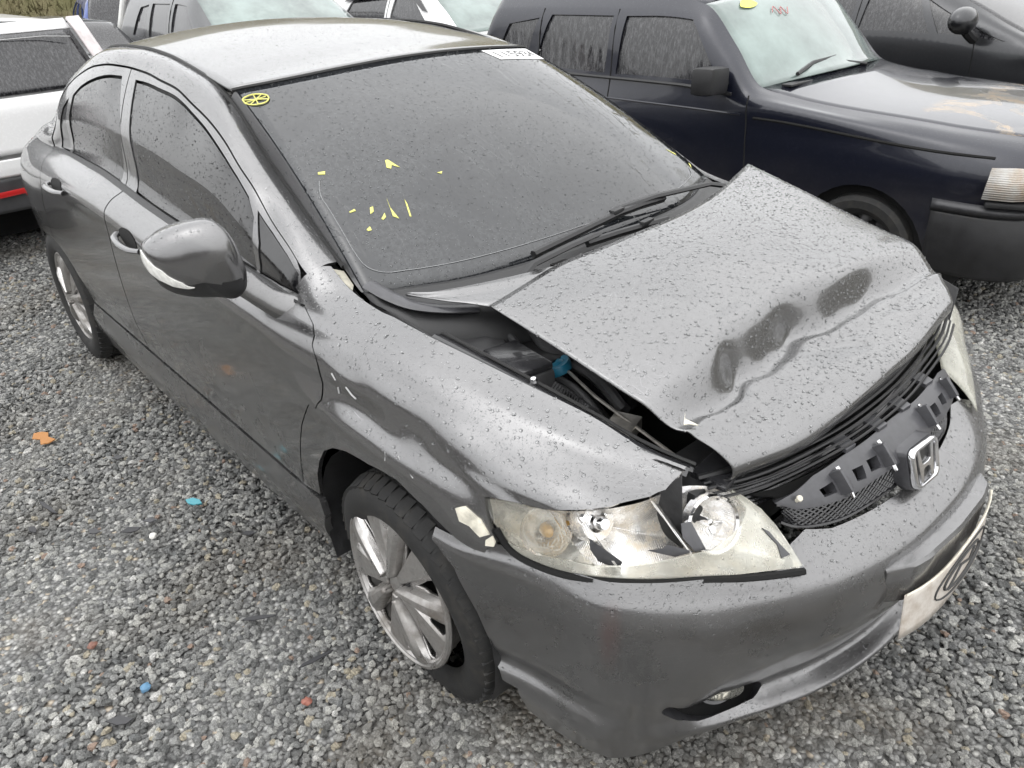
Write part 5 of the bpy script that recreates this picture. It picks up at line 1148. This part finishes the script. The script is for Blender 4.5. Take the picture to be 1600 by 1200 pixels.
# ---- navy hatchback alongside
navy=bg_paint('navy_paint',(.006,.0075,.016),.25,.28,.6)
def navy_hood():
    m=NT('peeling_navy_hood'); n=m.noise(3.2,5,.6,dist=.8); a=m.ramp(n,[(.50,0.0),(.53,1.0)]); n2=m.noise(7,6,.7); y=m.sep(1); x=m.sep(0)
    msk=m.math('MULTIPLY',a,m.math('MULTIPLY',m.ramp(x,[(.05,0.0),(.12,1.0)]),1.0))
    c=m.mixc(msk,(.016,.017,.026),m.mixc(m.ramp(n2,[(.42,0.0),(.6,1.0)]),(.045,.05,.055),(.23,.15,.07)))
    m.set(color=c,rough=m.math('ADD',.18,m.math('MULTIPLY',msk,.12)),coat=.8,coatr=.04,metal=.2); return m.m
w_front=[(-1.63,4.12),(-1.60,4.9),(-1.13,4.93),(-1.0,4.6),(-.84,4.15)]
w_rear=[(-2.38,4.14),(-2.22,4.9),(-1.70,4.9),(-1.72,4.12)]
w_q=[(-2.78,4.2),(-2.62,4.75),(-2.33,4.85),(-2.48,4.16)]
PN=dict(w=.775,zs=.20,zb=.94,zh=1.43,wr=.60,xf=.70,xr=-3.02,xa0=-.68,xa1=-1.10,xc1=-2.75,xc0=-2.98,hr=.955,hf=.865,dk=.93,wrad=.275,wb=-2.36,cv=.09,rimmat=M_['dark'],wins=[w_front,w_rear,w_q],seams=((-.70,-.64,4.3,.8),(-1.66,-1.67,.8,5.0),(-2.42,-2.30,2.2,5.0)),hoodmat=navy_hood())
nc,NS=bg_car('hatchback_car','navy blue hatchback with peeling hood parked beside the grey sedan',PN,(-.40,2.925,0),0,navy,None,M_['clear_glass'])
# its front end: lamp, bumper, side mouldings, mirror, wipers
on=lambda u,v,o=0.0:NS.p(np.array(float(u)),np.array(float(v)))+NS.n(np.array(float(u)),np.array(float(v)))*o
bl=simple('worn_black_bumper',(.010,.010,.011),.5,nscale=14,namp=.4,bump=.0004,bscale=120)
def wrap(name,za,zb_,out,mat,x0=.33):
    P=[]
    for s in (-1,1):
        pass
    pts=[(x0,.775+out),(.45,.772+out),(.58,.755+out),(.68,.70+out),(.745,.58+out*.5),(.775,.3),(.785,0)]
    pts=pts+[(x,-y) for x,y in pts[:-1][::-1]]
    c=crom(np.array([(x,-y,0) for x,y in pts]),4); G=np.array([c*[.985,.985,1]+[0,0,za],c+[0,0,za+.02],c*[1.004,1.004,1]+[0,0,(za+zb_)/2],c+[0,0,zb_-.02],c*[.985,.985,1]+[0,0,zb_]])
    return sheet(name,G,mat,nc,.02)
wrap('bumper_cover',.26,.555,.012,bl); wrap('bumper_strip',.545,.60,.022,simple('grey_bumper_strip',(.03,.03,.033),.4,nscale=30))
def lamp_m():
    m=NT('ribbed_corner_lamp'); wv=m.n('TexWave',wave_type='BANDS',bands_direction='Z'); m.l(m.co(),wv.inputs[0]); wv.inputs['Scale'].default_value=34; n=m.noise(9,5,.7)
    c=m.mixc(m.ramp(n,[(.4,0.0),(.65,.7)]),(.46,.45,.43),(.36,.26,.16)); m.set(color=c,rough=.18,coat=.7,normal=m.bump(wv.outputs[1],.004,.6)); return m.m
hp=[(.52,-.772,.63),(.62,-.745,.63),(.71,-.655,.63),(.70,-.645,.755),(.61,-.735,.765),(.53,-.762,.76)]
cl_=[(x,y,z) for x,y,z in hp]
bm=bmesh.new(); vs_=[bm.verts.new(v) for v in hp]; vb=[bm.verts.new((x-.03,y+.05,z)) for x,y,z in hp]
bm.faces.new((vs_[0],vs_[1],vs_[4],vs_[5])); bm.faces.new((vs_[1],vs_[2],vs_[3],vs_[4]))
bmesh.ops.bevel(bm,geom=[e for e in bm.edges],offset=.012,segments=2,affect='EDGES') if False else None
bmesh.ops.recalc_face_normals(bm,faces=bm.faces); o=frombm('corner_lamp',bm,lamp_m(),nc); md=o.modifiers.new('s','SOLIDIFY'); md.thickness=.03; md.offset=1
tubeo('hood_gap',[on(x,3.38,-.001) for x in np.linspace(-.64,.52,16)],.0075,M_['void'],nc,6)
tubeo('side_crease',[on(x,3.45,.001) for x in np.linspace(-2.9,-.72,20)],.006,navy,nc,6)
tubeo('belt_moulding',[on(x,4.06,.004) for x in np.linspace(-2.8,-.80,20)],.010,M_['trim'],nc,6)
mp=on(-.86,4.25,.0)
bm=bmesh.new(); box(bm,tuple(mp+np.array([.02,-.15,.035])),(.12,.25,.135),Matrix.Rotation(R_(14),3,'Z')@Matrix.Rotation(R_(-5),3,'X'),.028); mi=frombm('mirror_housing',bm,bl,nc)
tubeo('mirror_stalk',[mp+np.array([0,.02,0]),mp+np.array([.012,-.05,.02])],.028,bl,nc,10)
def nwsh(x,y):
    return (x,y)
tubeo('wiper_arm',[(-.58,.25,.995),(-.66,.05,1.03),(-.69,-.10,1.045)],.010,M_['trim'],nc,6); tubeo('wiper_blade',[(-.62,-.42,1.015),(-.66,-.2,1.045),(-.67,.05,1.05)],.011,M_['trim'],nc,6)
boxo('cowl_grille',(-.60,-.1,.975),(.06,.9,.012),M_['trim'],nc,None,.004)
boxo('lamp_trim',(.615,-.70,.612),(.20,.16,.022),bl,nc,Matrix.Rotation(R_(22),3,'Z'),.006)
NW=Surf(np.linspace(-1,1,25),bg_car.ws,1)
nwp=lambda a,b: NW.p(np.array(a),np.array(b))+np.array([.004,0,.008])
tubeo('red_scribble',crom(np.array([nwp(a,b) for a,b in ((-.42,4.2),(-.36,3.4),(-.33,4.6),(-.27,3.6),(-.24,4.7),(-.18,3.8))]),4),.0026,simple('red_marker',(.42,.16,.16),.6),nc,5)
mesh('yellow_blot',[nwp(-.62+.10*math.cos(t)*(1+.2*math.sin(3*t)),2.2+.8*math.sin(t)) for t in np.linspace(0,6.283,14,endpoint=False)],fan(range(14)),simple('yellow_marker',(.75,.74,.15),.6),nc)
# ---- dark grey car further right
g2=bg_paint('charcoal_paint',(.035,.036,.039),.7,.3,.3)
P6=dict(w=.86,zs=.22,zb=.97,zh=1.48,wr=.60,xf=.85,xr=-3.3,xa0=-.30,xa1=-1.30,xc1=-2.7,xc0=-3.15,hr=1.0,hf=.82,dk=1.0,wrad=.31,wb=-2.55,wins=[[(-1.45,4.12),(-1.42,4.88),(-1.08,4.88),(-.92,4.14)],[(-.86,4.16),(-1.0,4.82),(-.62,4.5),(-.40,4.2)],[(-2.6,4.12),(-2.4,4.85),(-1.52,4.88),(-1.52,4.12)]],seams=((-.55,-.60,.8,4.1),(-1.48,-1.48,.8,5)))
c6,S6=bg_car('hatchback_car','charcoal car with round door mirror behind the navy hatchback',P6,(-.35,5.46,0),0,g2)
mp=S6.p(np.array(-.62),np.array(4.1)); bm=bmesh.new(); bmesh.ops.create_uvsphere(bm,u_segments=20,v_segments=14,radius=1); bmesh.ops.transform(bm,matrix=Matrix.Translation(Vector(mp)+Vector((-.02,-.17,.13)))@Matrix.Diagonal((.085,.13,.085,1)),verts=bm.verts)
frombm('mirror_housing',bm,g2,c6); tubeo('mirror_stalk',[Vector(mp)+Vector((0,.02,.0)),Vector(mp)+Vector((0,-.06,.03)),Vector(mp)+Vector((-.01,-.13,.07))],.035,M_['trim'],c6,10)
# ---- white sport utility seen from behind
wh=bg_paint('white_paint',(.72,.72,.72),.0,.3,.5)
P1=dict(w=.90,zs=.30,zb=1.00,zh=1.435,wr=.66,xf=.85,xr=-3.55,xa0=-.55,xa1=-1.35,xc1=-3.28,xc0=-3.46,hr=1.05,hf=.92,dk=1.0,wrad=.34,wb=-2.65,wins=[[(-1.6,4.12),(-1.58,4.9),(-1.25,4.9),(-.8,4.15)],[(-2.6,4.12),(-2.5,4.9),(-1.7,4.9),(-1.7,4.12)]],seams=((-1.65,-1.65,.8,5),))
c1_,S1=bg_car('utility_car','white utility car with dark rear window parked behind the grey sedan',P1,(-8.22,-.70,0),math.pi,wh)
# tail details (its local rear is -x)
yy=np.linspace(-.62,.62,15)
def tailx(z): return float(np.interp(z,[.3,.6,.95,1.0,1.36,1.5],[-3.60,-3.62,-3.60,-3.58,-3.40,-3.30]))
def tailsheet(name,z0,z1,hw0,hw1,mat,out=.02,bow=.06):
    G=[]
    for z in np.linspace(z0,z1,10):
        hw=hw0+(hw1-hw0)*(z-z0)/(z1-z0); q=np.linspace(-1,1,21); G.append(np.stack([tailx(z)-out-bow*(1-q**2),q*hw,np.full(21,z)],1))
    return sheet(name,np.array(G),mat,c1_,.012,flip=True)
tailsheet('tailgate',.68,1.0,.80,.80,wh); tailsheet('tailgate_window',1.015,1.34,.78,.69,M_['bgglass'],.024); tailsheet('tailgate_top',1.345,1.405,.70,.68,wh,.02)
tailsheet('bumper_upper',.56,.66,.86,.86,wh,.06,.05); tailsheet('bumper_lower',.34,.55,.86,.86,simple('grey_bumper_plastic',(.04,.04,.042),.55,nscale=12,namp=.3),.055,.05)
M_['red']=simple('red_reflector',(.45,.02,.02),.2,coat=.7)
for s in (-1,1):
    boxo('bumper_reflector',(-3.725,s*.62 if s<0 else -.05,.46),(.02,.24,.034),M_['red'],c1_,Matrix.Rotation(R_(s*10),3,'Z'),.006)
    G=np.array([[(tailx(z)-.03+.03*k,s*(np.interp(z,[1.0,1.4],[.89,.78])-.09+.09*k-.02*k*k),z) for k in np.linspace(0,1.3,5)] for z in np.linspace(1.04,1.40,9)])
    sheet('tail_lamp',G,simple('pale_tail_lamp',(.60,.55,.55),.2,coat=.7,nscale=8,namp=.3),c1_,.02,flip=(s<0))
tubeo('heater_trace',[(tailx(z)-.075-.012,y,z) for y,z in ((-.66,1.30),(-.5,1.315),(.3,1.315),(.58,1.31),(.66,1.18),(.67,1.06))],.004,simple('pale_trace',(.3,.3,.3),.5),c1_,4)
# ---- dark grey utility car and white car in the row behind
g3=bg_paint('gunmetal_paint',(.06,.062,.065),.7,.3,.3)
P3=dict(w=.88,zs=.28,zb=.97,zh=1.50,wr=.64,xf=.85,xr=-3.4,xa0=-.50,xa1=-1.25,xc1=-2.85,xc0=-3.2,hr=.99,hf=.90,dk=1.0,wrad=.34,wb=-2.6,wins=[[(-1.55,4.12),(-1.52,4.88),(-1.22,4.9),(-.78,4.15)],[(-2.15,4.12),(-2.12,4.88),(-1.65,4.88),(-1.65,4.12)],[(-2.62,4.2),(-2.45,4.8),(-2.22,4.86),(-2.22,4.12)]],seams=((-1.60,-1.60,.8,5),))
c3,S3=bg_car('utility_car','gunmetal utility car with roof rails and an open door window',P3,(-5.55,2.28,0),0,g3,None,M_['clear_glass'])
for s in (1,-1): tubeo('roof_rail',[S3.p(np.array(x),np.array(5.9))*[1,s,1]+[0,0,.012+.045*math.sin(math.pi*k/11)**.4] for k,x in enumerate(np.linspace(-2.8,-1.3,12))],.015,M_['chrome'],c3,8)
mesh('paper_notice',[(-.92,-.42,1.262),(-.80,-.42,1.205),(-.80,-.22,1.215),(-.92,-.22,1.272)],[(0,1,2,3)],simple('pale_blue_notice',(.55,.72,.78),.6),c3,False)
P4=dict(w=.85,zs=.22,zb=.96,zh=1.46,wr=.60,xf=.85,xr=-3.4,xa0=-.40,xa1=-1.15,xc1=-2.6,xc0=-3.1,hr=.98,hf=.82,dk=1.0,wrad=.31,wb=-2.6,wins=[[(-1.55,4.12),(-1.52,4.88),(-1.22,4.88),(-.72,4.15)],[(-2.5,4.14),(-2.3,4.82),(-1.64,4.88),(-1.64,4.12)]],seams=((-1.60,-1.60,.8,5),(-.62,-.6,.8,4.0)))
c4,S4=bg_car('hatchback_car','white car with dark window visors in the far row',P4,(-4.55,4.10,0),0,wh,None,M_['clear_glass'])
vs_=[(-2.45,4.72),(-2.2,4.98),(-1.6,5.04),(-1.2,5.0),(-.9,4.7),(-.98,4.65),(-1.25,4.85),(-1.6,4.84),(-2.2,4.76)]
panel('window_visor',S4,vs_,M_['gloss_black'],c4,off=.02,thick=.01,cell=(.05,.1),vs=.11)
bl2=bg_paint('blue_paint',(.03,.06,.22),.2,.3,.2); P5=dict(PN); P5.update(hoodmat=bl2,w=.82,zb=.98)
c5,S5=bg_car('hatchback_car','blue car at the foot of the grassy bank',P5,(-13.0,2.9,0),R_(168),bl2)
g4=bg_paint('slate_paint',(.07,.075,.08),.5,.35,.3)
P7=dict(P4); P7.update(zh=1.24,zb=.86,hr=.86,hf=.76,dk=.88)
c7,S7=bg_car('sedan_car','slate grey car half hidden by the white utility car',P7,(-11.0,.72,0),math.pi,g4)
tubeo('leaning_pole',[(0,0,0),(.35,.55,1.75)],.03,simple('white_pole',(.7,.7,.68),.5,nscale=10),None,10); po=bpy.data.objects['leaning_pole']; po.location=(-8.9,1.15,0); tag(po,'pale pole leaning in front of the blue car','pole')
# ---------------------------------------------------------------- grassy bank and the board fence on the near side of the yard
def bank_mat():
    m=NT('dry_grass_bank'); n=m.noise(.9,6,.65); f=m.noise(24,6,.75)
    c=m.mixc(m.ramp(n,[(.38,0.0),(.62,1.0)]),(.145,.13,.072),(.20,.16,.105)); c=m.mixc(m.math('MULTIPLY',f,.6),c,(.10,.11,.04)); dk=m.ramp(m.math('ADD',m.math('MULTIPLY',m.sep(0),.05),.95),[(.40,0.0),(.60,1.0)]); c=m.mixc(dk,c,m.mixc(n,(.135,.132,.12),(.19,.18,.16))); m.set(color=c,rough=.95,spec=.1,normal=m.bump(f,.06,1.0)); return m.m  # unseen stretch past the corner greyed to tune its reflection in the hood fold
bm_=bank_mat()
def bank_pt(d,s):                                            # d: metres along the foot of the bank (round the corner of the yard), s: 0 foot .. 1 top
    wob=.5*math.sin(d*.23)+.25*math.sin(d*.61+1)
    if d<14: x,y,nx_,ny_=-15+wob,-2+d,-1,0
    elif d<20:
        a=(d-14)/6*math.pi/2; x,y,nx_,ny_=-15+4*(1-math.cos(a))+wob,12+4*math.sin(a),-math.cos(a),math.sin(a)
    else: x,y,nx_,ny_=-11+(d-20),16+wob*.6,0,1
    h=7.5*min(1,max(0,d+1)/7)
    return (x+nx_*15*s,y+ny_*15*s,-.25+h*s**1.1+.3*math.sin(d*.5+s*4)*s+.12*math.sin(d*1.7+s*9)*s)
nd=130; ns=24; V=[bank_pt(-1+56*i/(nd-1),j/(ns-1)) for j in range(ns) for i in range(nd)]
tag(mesh('grass_bank',V,grid_faces(ns,nd),bm_,None,True),kind='structure')
tv=[];tf=[]
for k in range(14000):
    d=RNG.uniform(0,16); s=RNG.uniform(0.0,.6); x,y,z=bank_pt(d,s); a=RNG.uniform(0,6.28); h=RNG.uniform(.08,.26); b=len(tv); dx,dy=.018*math.cos(a),.018*math.sin(a); lx,ly=RNG.normal(0,.06,2)
    tv+=[(x-dx,y-dy,z-.02),(x+dx,y+dy,z-.02),(x+lx,y+ly,z+h)]; tf.append((b,b+1,b+2))
tag(mesh('grass_tufts',tv,tf,bm_,None,False),'dry yellowish grass growing on the bank','grass',kind='stuff')
fn=empty('board_fence',(-2,-8.6,0)); tag(fn,'weathered dark timber board fence along the near side of the yard','fence')
wd=simple('weathered_boards',(.075,.065,.055),.8,nscale=6,namp=.5,bump=.002,bscale=40)
bm=bmesh.new(); box(bm,(0,0,.68),(.19,.03,1.36),None,.004); b0=frombm('board',bm,wd,fn); b0.location=(-13,0,0)
for k in range(1,128):
    o=b0.copy(); COL.objects.link(o); o.parent=fn; o.location=(-13+k*.205,random.uniform(-.006,.006),random.uniform(-.06,.05)); o.rotation_euler=(0,random.uniform(-.008,.008),0)
for z in (.3,1.1): boxo('rail',(0,.05,z),(26.4,.05,.10),wd,fn)
for k in range(12): boxo('post',(-13+k*2.35,.11,.74),(.11,.11,1.5),wd,fn)
# ---------------------------------------------------------------- litter on the gravel
def shard(name,label,cat,xy,pts,mat,rz=0,tilt=(0,0),th=.003,z=.014,group=None):
    bm=bmesh.new(); a=[bm.verts.new((x,y,0)) for x,y in pts]; b=[bm.verts.new((x*.97,y*.97,th)) for x,y in pts]; n=len(a)
    bm.faces.new(a[::-1]); bm.faces.new(b)
    for i in range(n): bm.faces.new((a[i],a[(i+1)%n],b[(i+1)%n],b[i]))
    o=frombm(name,bm,mat,None,True,25); o.location=(xy[0],xy[1],z); o.rotation_euler=(tilt[0],tilt[1],rz); return tag(o,label,cat,group)
def stone(name,label,xy,r,col,sc=(1,.85,.7),cat='stone'):
    bm=bmesh.new(); bmesh.ops.create_icosphere(bm,subdivisions=2,radius=r)
    for v in bm.verts: v.co=Vector((v.co.x*sc[0],v.co.y*sc[1],v.co.z*sc[2]))*random.uniform(.84,1.12)
    o=frombm(name,bm,simple(name+'_mat',col,.55,nscale=60,namp=.2),None,True,25); o.location=(xy[0],xy[1],.016); o.rotation_euler=(0,0,random.uniform(0,6)); return tag(o,label,cat)
blk=simple('broken_black_plastic',(.035,.035,.038),.4,nscale=40)
stone('blue_stone','small light blue stone at the lower left of the gravel',(-.431,-1.391),.015,(.10,.22,.35))
stone('brick_chip','small red brick chip lying on the gravel below the front wheel',(-.097,-1.103),.014,(.30,.12,.09))
stone('brick_chip','rusty brick chip by the left edge of the gravel',(-.685,-1.449),.014,(.20,.10,.075))
shard('plastic_scrap','crumpled bright cyan plastic scrap on the gravel','scrap',(-1.134,-.979),[(-.03,-.006),(-.012,-.016),(.012,-.012),(.032,.004),(.016,.014),(-.01,.012)],simple('cyan_plastic',(.04,.28,.34),.35,coat=.4),.5,(.25,.2),.006)
for i,(dx,dy) in enumerate(((0,0),(.035,-.02),(.05,.015),(-.02,.018))):
    pass
lf=shard('leaf','curled orange brown leaf lying far left on the gravel','leaf',(-1.987,-1.257),[(-.05,0),(-.03,-.025),(0,-.012),(.025,-.03),(.045,-.008),(.05,.02),(.015,.015),(-.005,.032),(-.03,.022)],simple('orange_leaf',(.38,.17,.05),.6),.4,(.15,.2),.004,.022)
shard('green_scrap','tiny green scrap beside the front wheel arch','scrap',(-.573,-.715),[(-.014,-.006),(.012,-.008),(.016,.008),(-.010,.010)],simple('green_plastic',(.01,.20,.10),.4),.3,(.2,.1),.004,.02)
sp=[[(-.07,-.008),(-.02,-.014),(.05,-.004),(.075,.008),(.02,.012),(-.05,.006)],[(-.035,-.010),(.01,-.018),(.04,.0),(.012,.014),(-.025,.012)],[(-.045,-.012),(0,-.02),(.03,-.010),(.045,.012),(-.01,.016)],[(-.03,-.02),(.02,-.016),(.035,.012),(-.012,.018)]]
for i,(xy,k,rz,lab) in enumerate([((-.45,-1.063),0,.9,'long black plastic sliver on the gravel left of the front wheel'),((-.828,-.915),1,.6,'black plastic piece on the gravel close to the door sill'),((-1.212,-1.288),2,.2,'dark plastic shard on the gravel left of a pale stone'),((-1.13,-1.196),2,1.1,'dark plastic shard beside the pale stone on the gravel'),((-1.372,-1.439),1,.1,'dark plastic shard at the left edge of the gravel'),((-.372,-1.475),2,.8,'brown black plastic piece below the blue stone'),((-1.136,-1.13),3,.3,'grey plastic flake on the gravel above the pale stone'),((-1.472,-1.368),0,.2,'thin dark brown strip on the gravel at far left'),((-1.75,-1.32),3,.7,'grey flake beside the orange leaf'),((-.20,-1.02),0,1.4,'thin black splinter under the front wheel'),((-1.62,-1.08),1,.5,'black flake near the wheel track patch')]):
    shard('plastic_shard',lab,'shard',xy,[(a*.7,b*.7) for a,b in sp[k]],blk if i not in (6,8) else M_['greyplastic'],rz,(random.uniform(-.2,.2),random.uniform(-.2,.2)),.003,.018,'broken plastic pieces on the gravel')
stone('white_stone','pale white stone among the dark shards on the gravel',(-1.048,-1.151),.014,(.75,.74,.70))
